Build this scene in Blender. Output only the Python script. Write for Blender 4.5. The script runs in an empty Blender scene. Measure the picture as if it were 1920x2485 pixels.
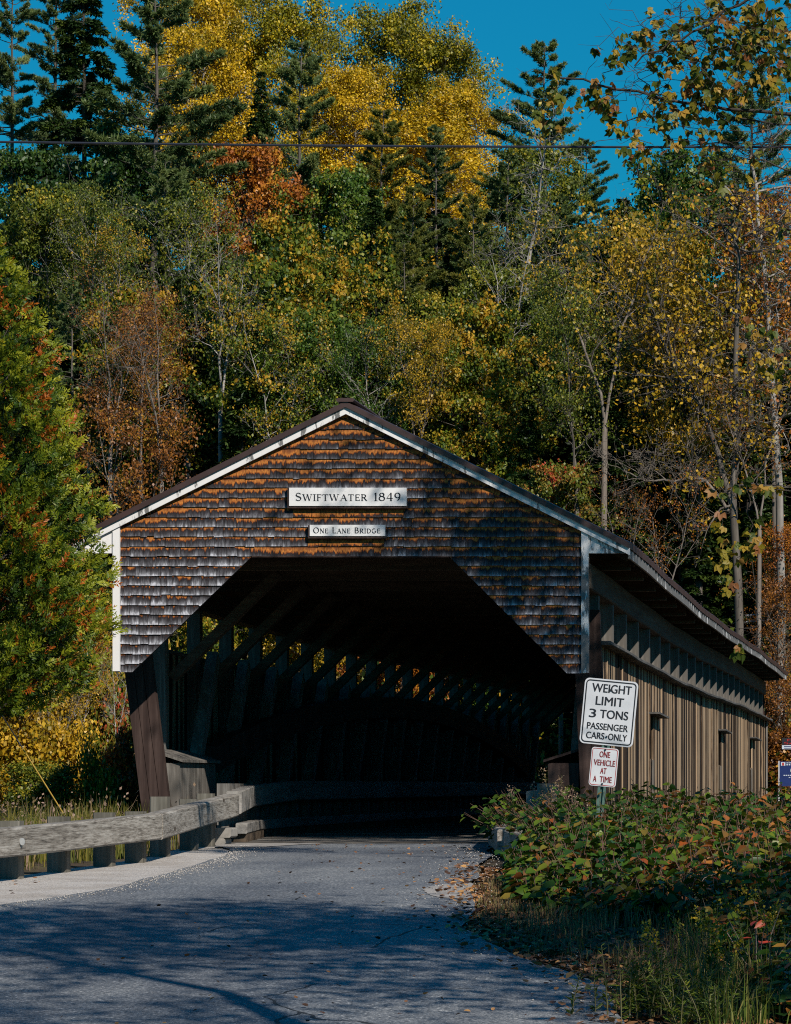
import bpy, math, random
import numpy as np

# ------------------------------------------------------------------ camera, sky, sun
sc = bpy.context.scene
col = sc.collection
EYE = 1.6
FPX = 8600.0            # focal length in pixels of the 1920x2485 photograph
cd = bpy.data.cameras.new("camera"); cam = bpy.data.objects.new("camera", cd); col.objects.link(cam)
cam.location = (0, 0, EYE); cam.rotation_euler = (math.radians(90), 0, 0)
cd.sensor_fit = 'VERTICAL'; cd.sensor_height = 36.0; cd.sensor_width = 36.0
cd.lens = FPX / 2485 * 36
cd.shift_x = -(2289 - 960) / 2485
cd.shift_y = (1905 - 1242.5) / 2485
cd.clip_start = 0.5; cd.clip_end = 3000
sc.camera = cam
SUN_EL = math.radians(36.5); SUN_AZ = math.radians(36)     # azimuth from straight behind the camera towards its right
sd = bpy.data.lights.new("sun", 'SUN'); sun = bpy.data.objects.new("sun", sd); col.objects.link(sun)
sd.energy = 5.0; sd.angle = math.radians(0.5); sd.color = (1.0, 0.93, 0.83)
sun.rotation_euler = (math.radians(90) - SUN_EL, 0, SUN_AZ)
sun.location = (30, -40, 60)
w = bpy.data.worlds.new("World"); sc.world = w; w.use_nodes = True
wn = w.node_tree; wn.nodes.clear()
sky = wn.nodes.new('ShaderNodeTexSky'); sky.sky_type = 'NISHITA'; sky.sun_disc = False
sky.sun_elevation = SUN_EL; sky.sun_rotation = math.radians(180) - SUN_AZ
sky.altitude = 0; sky.air_density = 1.5; sky.dust_density = 0.0; sky.ozone_density = 4.0
tint = wn.nodes.new('ShaderNodeMix'); tint.data_type = 'RGBA'; tint.blend_type = 'MULTIPLY'
tint.inputs[0].default_value = 1.0; tint.inputs[7].default_value = (0.035, 0.91, 1.36, 1)
bg = wn.nodes.new('ShaderNodeBackground'); bg.inputs[1].default_value = 0.05
wo = wn.nodes.new('ShaderNodeOutputWorld')
wn.links.new(sky.outputs[0], tint.inputs[6]); wn.links.new(tint.outputs[2], bg.inputs[0]); wn.links.new(bg.outputs[0], wo.inputs[0])
sc.view_settings.view_transform = 'Standard'; sc.view_settings.look = 'None'
sc.view_settings.exposure = 0.0; sc.view_settings.gamma = 1.0
try: sc.view_settings.use_curve_mapping = False
except Exception: pass
cy = sc.cycles
cy.max_bounces = 5; cy.diffuse_bounces = 3; cy.glossy_bounces = 2; cy.transmission_bounces = 3; cy.transparent_max_bounces = 4
cy.use_denoising = False
cy.filter_width = 1.1
cy.sample_clamp_indirect = 3.0
cy.caustics_reflective = False; cy.caustics_refractive = False

def P(px, py, Y):
    """point of the place that stands Y metres away at pixel px, py of the 1920x2485 photograph"""
    return ((px - 2289) / FPX * Y, Y, EYE + (1905 - py) / FPX * Y)
def XP(px, Y): return (px - 2289) / FPX * Y
def ZP(py, Y): return EYE + (1905 - py) / FPX * Y

# ------------------------------------------------------------------ helpers
def tag(o, label=None, cat=None, group=None, kind=None):
    if label: o["label"] = label
    if cat: o["category"] = cat
    if group: o["group"] = group
    if kind: o["kind"] = kind
    return o
def empty(name, loc=(0, 0, 0), label=None, cat=None, group=None):
    o = bpy.data.objects.new(name, None); col.objects.link(o); o.location = loc
    o.empty_display_size = 0.2
    return tag(o, label, cat, group)
def link(name, me, mat=None, parent=None, loc=None):
    o = bpy.data.objects.new(name, me); col.objects.link(o)
    if mat is not None and len(me.materials) == 0: me.materials.append(mat)
    if parent is not None: o.parent = parent
    if loc is not None: o.location = loc
    return o
def fastmesh(name, V, Q, attrs=None, smooth=False):
    """mesh from a vertex array and an array of quads; attrs = {name: one float per face}"""
    V = np.asarray(V, np.float32).reshape(-1, 3); Q = np.asarray(Q, np.int32)
    me = bpy.data.meshes.new(name); n = len(Q); k = Q.shape[1]
    me.vertices.add(len(V)); me.vertices.foreach_set('co', V.ravel())
    me.loops.add(n * k); me.loops.foreach_set('vertex_index', Q.ravel())
    me.polygons.add(n); me.polygons.foreach_set('loop_start', np.arange(0, n * k, k, dtype=np.int32))
    if smooth: me.polygons.foreach_set('use_smooth', np.ones(n, bool))
    me.update(calc_edges=True)
    for a, v in (attrs or {}).items():
        at = me.attributes.new(a, 'FLOAT', 'FACE'); at.data.foreach_set('value', np.asarray(v, np.float32))
    return me
class MB:
    """collects boxes, beams and prisms; build() links them as one mesh object"""
    def __init__(s): s.v = []; s.f = []; s.a = []
    def add(s, vs, fs, a=0.0):
        b = len(s.v); s.v += [tuple(p) for p in vs]
        for f in fs: s.f.append([b + i for i in f]); s.a.append(a)
    def box(s, x0, x1, y0, y1, z0, z1, a=0.0):
        s.add([(x0,y0,z0),(x1,y0,z0),(x1,y1,z0),(x0,y1,z0),(x0,y0,z1),(x1,y0,z1),(x1,y1,z1),(x0,y1,z1)],
              [(0,3,2,1),(4,5,6,7),(0,1,5,4),(1,2,6,5),(2,3,7,6),(3,0,4,7)], a)
    def prism(s, poly, y0, y1, a=0.0):
        """polygon in x,z (counter-clockwise seen from the camera) given a depth from y0 to y1"""
        n = len(poly)
        s.add([(x, y0, z) for x, z in poly] + [(x, y1, z) for x, z in poly],
              [tuple(range(n)), tuple(range(2*n-1, n-1, -1))] + [(i, i+n, (i+1) % n + n, (i+1) % n) for i in range(n)], a)
    def sweep(s, pts, wid, hei, ch=0.0, up=(0,0,1), a=0.0):
        """beam of a rectangular (chamfered) section along a polyline, centred on it"""
        pts = [np.array(p, float) for p in pts]; up = np.array(up, float); rings = []
        hw, hh = wid/2, hei/2
        if ch > 0: sec = [(-hw+ch,-hh),(hw-ch,-hh),(hw,-hh+ch),(hw,hh-ch),(hw-ch,hh),(-hw+ch,hh),(-hw,hh-ch),(-hw,-hh+ch)]
        else: sec = [(-hw,-hh),(hw,-hh),(hw,hh),(-hw,hh)]
        for i, p in enumerate(pts):
            d = (pts[min(i+1,len(pts)-1)] - pts[max(i-1,0)]); d /= np.linalg.norm(d)
            r = np.cross(d, up); r /= np.linalg.norm(r); u = np.cross(r, d)
            rings.append([p + r*x + u*z for x, z in sec])
        n = len(sec); vs = [v for r in rings for v in r]; fs = []
        for i in range(len(pts)-1):
            for k in range(n): fs.append((i*n+k, i*n+(k+1)%n, (i+1)*n+(k+1)%n, (i+1)*n+k))
        fs.append(tuple(range(n-1,-1,-1))); fs.append(tuple((len(pts)-1)*n+k for k in range(n)))
        s.add(vs, fs, a)
    def tube(s, pts, rad, n=8, a=0.0):
        pts = [np.array(p, float) for p in pts]; vs = []; fs = []
        for i, p in enumerate(pts):
            d = pts[min(i+1,len(pts)-1)] - pts[max(i-1,0)]; d /= np.linalg.norm(d)
            ref = np.array((0,0,1.)) if abs(d[2]) < .9 else np.array((1.,0,0))
            r = np.cross(d, ref); r /= np.linalg.norm(r); u = np.cross(r, d)
            R = rad[i] if hasattr(rad, '__len__') else rad
            vs += [p + r*R*math.cos(2*math.pi*k/n) + u*R*math.sin(2*math.pi*k/n) for k in range(n)]
        for i in range(len(pts)-1):
            for k in range(n): fs.append((i*n+k, i*n+(k+1)%n, (i+1)*n+(k+1)%n, (i+1)*n+k))
        fs.append(tuple(range(n-1,-1,-1))); fs.append(tuple((len(pts)-1)*n+k for k in range(n)))
        s.add(vs, fs, a)
    def build(s, name, mat, parent=None, attr=False, smooth=False):
        me = bpy.data.meshes.new(name); me.from_pydata([tuple(map(float, v)) for v in s.v], [], s.f); me.update()
        if attr:
            at = me.attributes.new('tone', 'FLOAT', 'FACE'); at.data.foreach_set('value', np.array(s.a, np.float32))
        if smooth: me.polygons.foreach_set('use_smooth', [True]*len(me.polygons))
        return link(name, me, mat, parent)

# ------------------------------------------------------------------ materials
def newmat(name):
    m = bpy.data.materials.new(name); m.use_nodes = True
    nt = m.node_tree; return m, nt, nt.nodes['Principled BSDF']
def N(nt, typ, **kw):
    n = nt.nodes.new(typ)
    for k, v in kw.items(): setattr(n, k, v)
    return n
def ramp(nt, stops, interp='LINEAR'):
    r = N(nt, 'ShaderNodeValToRGB'); e = r.color_ramp.elements; r.color_ramp.interpolation = interp
    while len(e) < len(stops): e.new(0.5)
    for el, (p, c) in zip(e, stops): el.position = p; el.color = (*c, 1)
    return r
def coords(nt, scale=(1,1,1), kind='Object'):
    tc = N(nt, 'ShaderNodeTexCoord'); mp = N(nt, 'ShaderNodeMapping'); mp.inputs['Scale'].default_value = scale
    nt.links.new(tc.outputs[kind], mp.inputs[0]); return mp.outputs[0]
def noise(nt, vec, scale, detail=4, rough=.6, dist=0.0):
    n = N(nt, 'ShaderNodeTexNoise'); n.inputs['Scale'].default_value = scale; n.inputs['Detail'].default_value = detail
    n.inputs['Roughness'].default_value = rough; n.inputs['Distortion'].default_value = dist
    nt.links.new(vec, n.inputs['Vector']); return n.outputs['Fac']
def math_(nt, op, a, b=None, c=None, clamp=False):
    n = N(nt, 'ShaderNodeMath', operation=op); n.use_clamp = clamp
    for i, x in enumerate((a, b, c)):
        if x is None: continue
        if isinstance(x, (int, float)): n.inputs[i].default_value = x
        else: nt.links.new(x, n.inputs[i])
    return n.outputs[0]
def mixc(nt, fac, a, b, blend='MIX'):
    n = N(nt, 'ShaderNodeMix', data_type='RGBA', blend_type=blend)
    for i, x in ((0, fac), (6, a), (7, b)):
        if isinstance(x, (int, float)): n.inputs[i].default_value = x
        elif isinstance(x, tuple): n.inputs[i].default_value = (*x, 1)
        else: nt.links.new(x, n.inputs[i])
    return n.outputs[2]
def attr(nt, name): 
    a = N(nt, 'ShaderNodeAttribute', attribute_name=name); return a.outputs['Fac']
def bump(nt, b, h, strength=.3, dist=.01):
    n = N(nt, 'ShaderNodeBump'); n.inputs['Strength'].default_value = strength; n.inputs['Distance'].default_value = dist
    nt.links.new(h, n.inputs['Height']); nt.links.new(n.outputs[0], b.inputs['Normal'])

def plain(name, c, rough=.6, metal=0.0, var=.25, scale=6):
    m, nt, b = newmat(name); n = noise(nt, coords(nt), scale, 5)
    c0 = tuple(x*(1-var) for x in c); c1 = tuple(min(1, x*(1+var)) for x in c)
    r = ramp(nt, [(.3, c0), (.7, c1)]); nt.links.new(n, r.inputs[0]); nt.links.new(r.outputs[0], b.inputs['Base Color'])
    b.inputs['Roughness'].default_value = rough; b.inputs['Metallic'].default_value = metal
    return m
def wood(name, dark, mid, light, axis='z', fine=14.0, rough=.8, tone=.0):
    """weathered timber with grain along one axis"""
    m, nt, b = newmat(name)
    sc_ = {'x': (.05,1,1), 'y': (1,.05,1), 'z': (1,1,.05)}[axis]
    v = coords(nt, sc_); n1 = noise(nt, v, fine, 6, .65, .4); n2 = noise(nt, v, fine*4, 4, .7); n3 = noise(nt, coords(nt), 1.6, 4)
    f = math_(nt, 'ADD', math_(nt, 'MULTIPLY', n1, .55), math_(nt, 'MULTIPLY', n2, .3))
    f = math_(nt, 'ADD', f, math_(nt, 'MULTIPLY', n3, .18))
    if tone: f = math_(nt, 'ADD', f, math_(nt, 'MULTIPLY', math_(nt, 'SUBTRACT', attr(nt, 'tone'), .5), tone))
    r = ramp(nt, [(.34, dark), (.52, mid), (.7, light)]); nt.links.new(f, r.inputs[0])
    nt.links.new(r.outputs[0], b.inputs['Base Color']); b.inputs['Roughness'].default_value = rough
    b.inputs['Specular IOR Level'].default_value = .25
    bump(nt, b, f, .6, .008)
    return m
def leafmat(name, stops, trans=.22, rough=.45, jitter=.12):
    m, nt, b = newmat(name)
    oi = N(nt, 'ShaderNodeObjectInfo')
    t = math_(nt, 'ADD', attr(nt, 'tone'), math_(nt, 'MULTIPLY', math_(nt, 'SUBTRACT', oi.outputs['Random'], .5), jitter), clamp=True)
    r = ramp(nt, stops); nt.links.new(t, r.inputs[0])
    nt.links.new(r.outputs[0], b.inputs['Base Color']); b.inputs['Roughness'].default_value = rough
    b.inputs['Specular IOR Level'].default_value = .35
    tr = N(nt, 'ShaderNodeBsdfTranslucent'); nt.links.new(r.outputs[0], tr.inputs[0])
    mx = N(nt, 'ShaderNodeMixShader'); mx.inputs[0].default_value = trans
    nt.links.new(b.outputs[0], mx.inputs[1]); nt.links.new(tr.outputs[0], mx.inputs[2])
    nt.links.new(mx.outputs[0], nt.nodes['Material Output'].inputs[0])
    return m

M = {}
M['gold'] = leafmat('gold_leaves', [(0,(.18,.15,.008)),(.3,(.40,.27,.010)),(.65,(.72,.43,.012)),(1,(.86,.60,.035))])
M['goldgreen'] = leafmat('green_gold_leaves', [(0,(.09,.10,.008)),(.35,(.24,.22,.012)),(.65,(.50,.36,.012)),(1,(.80,.52,.02))])
M['yellow'] = leafmat('yellow_leaves', [(0,(.10,.11,.010)),(.4,(.30,.20,.012)),(.75,(.55,.31,.015)),(1,(.68,.45,.05))])
M['green'] = leafmat('green_leaves', [(0,(.020,.05,.008)),(.5,(.06,.12,.012)),(.82,(.15,.20,.02)),(1,(.38,.32,.03))])
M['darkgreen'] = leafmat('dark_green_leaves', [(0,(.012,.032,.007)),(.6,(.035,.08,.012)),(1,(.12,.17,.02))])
M['olive'] = leafmat('olive_leaves', [(0,(.035,.06,.008)),(.5,(.11,.14,.014)),(.8,(.24,.23,.018)),(1,(.50,.36,.03))])
M['russet'] = leafmat('russet_leaves', [(0,(.06,.03,.012)),(.4,(.20,.07,.015)),(.75,(.36,.14,.02)),(1,(.50,.26,.03))])
M['orange'] = leafmat('orange_leaves', [(0,(.14,.05,.012)),(.4,(.34,.10,.014)),(.75,(.50,.19,.015)),(1,(.55,.30,.03))])
M['mixed'] = leafmat('green_and_orange_leaves', [(0,(.022,.05,.008)),(.36,(.085,.13,.012)),(.58,(.22,.22,.015)),(.78,(.46,.24,.015)),(1,(.52,.33,.03))])
M['redgreen'] = leafmat('red_and_green_leaves', [(0,(.05,.09,.012)),(.5,(.15,.17,.02)),(.75,(.30,.14,.02)),(.9,(.42,.07,.025)),(1,(.5,.06,.03))])
M['pine'] = leafmat('pine_needles', [(0,(.028,.052,.016)),(.5,(.095,.14,.040)),(1,(.22,.25,.07))], .15, .5)
M['pineolive'] = leafmat('olive_pine_needles', [(0,(.03,.052,.010)),(.5,(.11,.13,.022)),(1,(.28,.24,.035))], .15, .5)
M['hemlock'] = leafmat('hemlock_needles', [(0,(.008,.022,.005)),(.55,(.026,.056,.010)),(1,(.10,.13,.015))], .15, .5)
M['cedar'] = leafmat('cedar_sprays', [(0,(.006,.018,.003)),(.33,(.038,.080,.005)),(.58,(.19,.22,.010)),(.80,(.36,.34,.016)),(.84,(.32,.065,.006)),(1,(.44,.13,.010))], .2, .5)
M['knot'] = leafmat('knotweed_leaves', [(0,(.008,.024,.004)),(.38,(.034,.088,.008)),(.60,(.14,.19,.013)),(.74,(.19,.11,.022)),(.88,(.32,.075,.016)),(1,(.42,.20,.04))], .25, .4)
M['vine'] = leafmat('grape_leaves', [(0,(.04,.07,.010)),(.45,(.12,.15,.014)),(.72,(.34,.24,.02)),(.9,(.50,.30,.05)),(1,(.30,.12,.04))], .42, .5)
M['grassdry'] = leafmat('dry_grass', [(0,(.06,.035,.02)),(.5,(.16,.10,.05)),(.8,(.26,.19,.08)),(1,(.09,.12,.02))], .2, .6)
M['grassgreen'] = leafmat('green_grass', [(0,(.03,.06,.01)),(.5,(.09,.13,.015)),(.8,(.20,.19,.03)),(1,(.34,.22,.12))], .25, .5)
M['weeds'] = leafmat('bank_weeds', [(0,(.04,.06,.01)),(.4,(.12,.13,.02)),(.7,(.24,.19,.03)),(.85,(.30,.20,.12)),(1,(.40,.26,.20))], .25, .5)
M['litter'] = leafmat('fallen_leaves', [(0,(.06,.03,.018)),(.4,(.18,.08,.035)),(.75,(.34,.16,.06)),(1,(.50,.27,.09))], .1, .6)
M['goldenrod'] = leafmat('goldenrod', [(0,(.03,.06,.008)),(.5,(.10,.14,.012)),(.8,(.22,.22,.015)),(1,(.55,.32,.01))], .25, .5)
M['bark'] = wood('grey_bark', (.035,.028,.024), (.10,.085,.07), (.22,.19,.16), 'z', 6)
M['barkdark'] = wood('dark_bark', (.018,.014,.012), (.05,.04,.032), (.11,.09,.075), 'z', 5)
M['birch'] = wood('pale_bark', (.08,.07,.06), (.28,.255,.225), (.50,.465,.42), 'z', 3)
M['twig'] = wood('grey_twigs', (.06,.045,.035), (.17,.14,.115), (.30,.26,.22), 'z', 5)

# ------------------------------------------------------------------ leaf and branch arrays
def unit(a): return a / np.maximum(np.linalg.norm(a, axis=-1, keepdims=True), 1e-9)
def diamonds(Pc, D, Nn, L, W):
    """one rhombic leaf per point: D = direction of the midrib, Nn = rough normal"""
    D = unit(D); B = unit(np.cross(D, Nn)); L = np.broadcast_to(np.asarray(L), (len(Pc),))[:, None]; W = np.broadcast_to(np.asarray(W), (len(Pc),))[:, None]
    V = np.stack([Pc, Pc + D*L*.45 + B*W*.5, Pc + D*L, Pc + D*L*.45 - B*W*.5], 1)
    return V.reshape(-1, 3), np.arange(len(Pc)*4).reshape(-1, 4)
def ovates(Pc, D, Nn, L, W, fold=.25, droop=.15):
    """one folded, pointed leaf of two quads per point"""
    D = unit(D); B = unit(np.cross(D, Nn)); U = np.cross(B, D); n = len(Pc)
    L = np.broadcast_to(np.asarray(L), (n,))[:, None]; W = np.broadcast_to(np.asarray(W), (n,))[:, None]
    tip = Pc + D*L - U*L*droop
    def e(t, s, wd): return Pc + D*L*t + B*W*s*wd + U*W*fold*wd - U*L*droop*t*t
    V = np.stack([Pc, e(.12,1,.42), e(.55,1,.40), tip, e(.55,-1,.40), e(.12,-1,.42)], 1).reshape(-1, 3)
    b = np.arange(n)[:, None]*6
    Q = np.concatenate([b + np.array([[0,1,2,3]]), b + np.array([[3,4,5,0]])], 1).reshape(-1, 4)
    return V, Q
def tubes(Pt, R, sides=4):
    """Pt (n,k,3), R (n,k) -> vertices and quads of n tapered tubes"""
    n, k, _ = Pt.shape
    T = np.zeros_like(Pt); T[:, 1:-1] = Pt[:, 2:] - Pt[:, :-2]; T[:, 0] = Pt[:, 1] - Pt[:, 0]; T[:, -1] = Pt[:, -1] - Pt[:, -2]; T = unit(T)
    ref = np.where(np.abs(T[..., 2:3]) < .9, np.array([0,0,1.]), np.array([1.,0,0])); A = unit(np.cross(T, ref)); B = np.cross(A, T)
    an = np.arange(sides)*2*np.pi/sides
    V = Pt[:, :, None] + R[:, :, None, None]*(A[:, :, None]*np.cos(an)[None, None, :, None] + B[:, :, None]*np.sin(an)[None, None, :, None])
    idx = np.arange(n*k*sides).reshape(n, k, sides); nx = np.roll(idx, -1, 2)
    Q = np.stack([idx[:, :-1], nx[:, :-1], nx[:, 1:], idx[:, 1:]], -1).reshape(-1, 4)
    return V.reshape(-1, 3), Q
def joinvq(parts):
    V = []; Q = []; b = 0
    for v, q in parts: V.append(v); Q.append(q + b); b += len(v)
    return np.concatenate(V), np.concatenate(Q)
def curve4(A, B, rng, wob=.06, k=5, lift=0.0):
    """k points from A to B with a wobble, n curves at once"""
    t = np.linspace(0, 1, k)[None, :, None]; L = np.linalg.norm(B - A, axis=1)[:, None, None]
    Pt = A[:, None]*(1-t) + B[:, None]*t + rng.normal(0, 1, (len(A), k, 3))*wob*L*np.sin(np.pi*np.clip(t, 0, 1))
    Pt[..., 2] += (lift*L*np.sin(np.pi*t))[..., 0]
    return Pt
def along(Pt, t):
    """points at parameter t (n,) on curves Pt (n,k,3)"""
    k = Pt.shape[1]; f = np.clip(t, 0, .999)*(k-1); i = f.astype(int); u = (f-i)[:, None]; r = np.arange(len(Pt))
    return Pt[r, i]*(1-u) + Pt[r, i+1]*u

def decid(seed, H, R, h0, nl, nleaf, leafL, clump_r, trunk_r=.14, lean=.04, up=(.3,.9), sub=5, ter=3, prof=.8, grad=0.0, stems=1, spread=.35, flat=.75, leafdroop=.4):
    rng = np.random.default_rng(seed); wood_ = []; cl = []
    for s in range(stems):
        az0 = rng.uniform(0, 6.28); ln = H*lean if stems == 1 else H*spread*rng.uniform(.35, 1)
        Hs = H*(1 if s == 0 else rng.uniform(.72, .98))
        k = 8; t = np.linspace(0, 1, k)
        tr = np.stack([np.cos(az0)*ln*t**1.3, np.sin(az0)*ln*t**1.3, Hs*.94*t], 1); tr[1:] += rng.normal(0, H*.008, (k-1, 3))
        wood_.append(tubes(tr[None], (trunk_r/np.sqrt(stems)*(1 - .88*t))[None], 7))
        n = max(4, nl//stems); th = h0 + (1-h0)*(np.arange(n)+rng.uniform(0,1,n))/n; th = np.clip(th, h0, .97)
        u = (th-h0)/(1-h0); rad = R/np.sqrt(stems)*np.sin(np.pi*np.clip(u*.82+.15, 0, 1))**prof*rng.uniform(.65, 1.15, n)
        az = np.arange(n)*2.4 + rng.normal(0, .4, n); A = along(np.repeat(tr[None], n, 0), th)
        rise = rad*rng.uniform(*up, n)
        Bp = A + np.stack([np.cos(az)*rad, np.sin(az)*rad, rise], 1)
        L1 = curve4(A, Bp, rng, .05, 5, .06); r0 = trunk_r/np.sqrt(stems)*(1-.85*th)*.55
        wood_.append(tubes(L1, r0[:, None]*np.array([1,.8,.6,.4,.15])[None], 4))
        i2 = np.repeat(np.arange(n), sub); m = len(i2); t2 = rng.uniform(.3, 1, m); A2 = along(L1[i2], t2)
        d2 = unit(unit(L1[i2, -1] - L1[i2, 0])*.7 + rng.normal(0, .75, (m, 3)) + np.array([0,0,.25])); l2 = (rad[i2]*.42+.25)*rng.uniform(.5, 1.2, m)
        B2 = A2 + d2*l2[:, None]; L2 = curve4(A2, B2, rng, .06, 4, .03)
        wood_.append(tubes(L2, (r0[i2]*.42)[:, None]*np.array([1,.75,.5,.2])[None], 3))
        i3 = np.repeat(np.arange(m), ter); q = len(i3); A3 = along(L2[i3], rng.uniform(.3, 1, q))
        B3 = A3 + unit(d2[i3]*.5 + rng.normal(0, .8, (q, 3)) + np.array([0,0,.1]))*(l2[i3]*rng.uniform(.35, .8, q))[:, None]
        L3 = curve4(A3, B3, rng, .06, 3); wood_.append(tubes(L3, (r0[i2[i3]]*.2+.003)[:, None]*np.array([1,.7,.3])[None], 3))
        cl += [B2, B3]
    C = np.concatenate(cl); ctone = rng.normal(.5, .20, len(C)) + grad*(.5 - (C[:, 2]/H - h0)/(1-h0))
    wgt = rng.gamma(1.4, 1, len(C)); ci = rng.choice(len(C), nleaf, p=wgt/wgt.sum())
    off = rng.normal(0, 1, (nleaf, 3))*np.array([1,1,flat])*clump_r
    Pc = C[ci] + off
    D = unit(rng.normal(0, 1, (nleaf, 3)) + np.array([0,0,-leafdroop])); Nn = unit(rng.normal(0, .7, (nleaf, 3)) + np.array([0,0,.5]) + unit(off)*.5)
    Ls = leafL*rng.uniform(.65, 1.25, nleaf)
    lv = diamonds(Pc, D, Nn, Ls, Ls*rng.uniform(.6, .9, nleaf)); tone = np.clip(ctone[ci] + rng.normal(0, .10, nleaf), 0, 1)
    return joinvq(wood_), lv, tone

def conifer(seed, H, R, kind='pine', nb=90, tuft=34, base=.12):
    rng = np.random.default_rng(seed); wood_ = []
    k = 7; t = np.linspace(0, 1, k); tr = np.stack([rng.normal(0, H*.005, k)*t, rng.normal(0, H*.005, k)*t, H*t], 1)
    wood_.append(tubes(tr[None], (H*.011*(1-.93*t)+.01)[None], 7))
    th = base + (1-base)*np.sort(rng.uniform(0, 1, nb))**(.9); th = np.clip(th, 0, .985)
    az = np.arange(nb)*2.4 + rng.normal(0, .5, nb); u = (th-base)/(1-base)
    if kind == 'pine':
        L = R*np.clip((1-u)**.55*(.55+.6*np.minimum(1, u*3)), .08, 1)*rng.uniform(.45, 1.15, nb); rise = L*(-.05 + .55*u)
    else:
        L = R*np.clip((1-u)**.85, .05, 1)*rng.uniform(.7, 1.1, nb); rise = L*(-.28 + .35*u)
    A = along(np.repeat(tr[None], nb, 0), th); Bp = A + np.stack([np.cos(az)*L, np.sin(az)*L, rise], 1)
    Br = curve4(A, Bp, rng, .03, 6, -.05 if kind == 'pine' else .08); r0 = H*.0028*(1-.7*u)+.006
    wood_.append(tubes(Br, r0[:, None]*np.array([1,.85,.68,.5,.3,.1])[None], 4))
    cnt = np.maximum(6, (tuft*L/R*1.6)).astype(int); ib = np.repeat(np.arange(nb), cnt); m = len(ib)
    tb = .22 + .8*rng.uniform(0, 1, m)**.75; tb = np.clip(tb, 0, 1); A2 = along(Br[ib], tb)
    bd = unit(Br[ib, -1] - Br[ib, 0]); side = unit(np.cross(bd, np.array([0,0,1.])))*rng.choice([-1, 1], m)[:, None]
    tl = (L[ib]*.30*(1.15-tb)+.10)*rng.uniform(.4, 1.2, m)
    td = unit(bd*.7 + side*rng.uniform(.2, 1.0, m)[:, None] + np.stack([np.zeros(m), np.zeros(m), rng.uniform(.0, .55, m) if kind == 'pine' else rng.uniform(-.45, .05, m)], 1))
    B2 = A2 + td*tl[:, None]; tw = np.stack([A2, (A2+B2)/2 + rng.normal(0, .02, (m, 3)), B2], 1)
    wood_.append(tubes(tw, np.full((m, 3), .006), 3))
    btone = rng.normal(.5, .16, nb)
    if kind == 'pine':
        nn = 36; it = np.repeat(np.arange(m), nn); q = len(it); s = rng.uniform(.25, 1.05, q); C = tw[it, 0]*(1-s)[:, None] + tw[it, 2]*s[:, None]
        D = unit(td[it]*.75 + rng.normal(0, .62, (q, 3)) + np.array([0,0,.35])); Ln = rng.uniform(.16, .34, q)*H/24
        lv = diamonds(C, D, rng.normal(0, 1, (q, 3)), Ln, rng.uniform(.035, .06, q)*H/24)
    else:
        nn = 16; it = np.repeat(np.arange(m), nn); q = len(it); s = rng.uniform(.0, 1.08, q); C = tw[it, 0]*(1-s)[:, None] + tw[it, 2]*s[:, None] + rng.normal(0, .035, (q, 3))
        sd_ = unit(np.cross(td[it], np.array([0,0,1.])))*rng.choice([-1, 1], q)[:, None]
        D = unit(td[it]*.6 + sd_*.7 + rng.normal(0, .3, (q, 3)) + np.array([0,0,-.15])); Ln = rng.uniform(.18, .40, q)*H/16
        lv = diamonds(C, D, np.array([0,0,1.]) + rng.normal(0, .45, (q, 3)), Ln, Ln*.36)
    tone = np.clip(btone[ib[it]] + .22*(tb[it]-.6) + rng.normal(0, .12, q), 0, 1)
    return joinvq(wood_), lv, tone

PROTO = {}
def proto(key):
    if key in PROTO: return PROTO[key]
    kind, v = key; s = 100*v + sum(map(ord, kind))
    if kind == 'aspen': a = decid(s, 24, 4.6, .30, 48, 44000, .21, .40, .17, .03, (.5,1.2), 5, 3, .65, .40); HR = (24, 4.6)
    elif kind == 'maple': a = decid(s, 12, 4.0, .28, 32, 26000, .21, .25, .15, .05, (.1,.7), 5, 3, .75); HR = (12, 4.0)
    elif kind == 'sparse': a = decid(s, 12, 4.2, .22, 32, 9500, .165, .30, .13, .08, (.35,1.1), 5, 3, .7, 0, 2 if v % 2 else 1); HR = (12, 4.2)
    elif kind == 'bush': a = decid(s, 4, 2.0, .06, 30, 11000, .16, .24, .05, .1, (.5,1.3), 5, 3, .6, 0, 3); HR = (4, 2.0)
    elif kind == 'sapling': a = decid(s, 9, 2.4, .12, 26, 3600, .14, .24, .07, .08, (.9,1.9), 5, 3, .6, 0, 3, .22); HR = (9, 2.4)
    elif kind == 'baretree': a = decid(s, 12, 4.4, .2, 26, 1300, .15, .3, .15, .08, (.45,1.2), 5, 3, .7, 0, 2); HR = (12, 4.4)
    elif kind == 'pine': a = conifer(s, 24, 5.0, 'pine', 100, 42, .16); HR = (24, 5.0)
    elif kind == 'hemlock': a = conifer(s, 16, 3.4, 'hemlock', 150, 34, .04); HR = (16, 3.4)
    (wv, wq), (lv, lq), tone = a
    tm = fastmesh(kind + '_trunk', wv, wq, smooth=True); cm = fastmesh(kind + '_crown', lv, lq, {'tone': tone})
    tm.materials.append(M['bark']); cm.materials.append(M['green'])
    PROTO[key] = (tm, cm) + HR; return PROTO[key]
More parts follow.
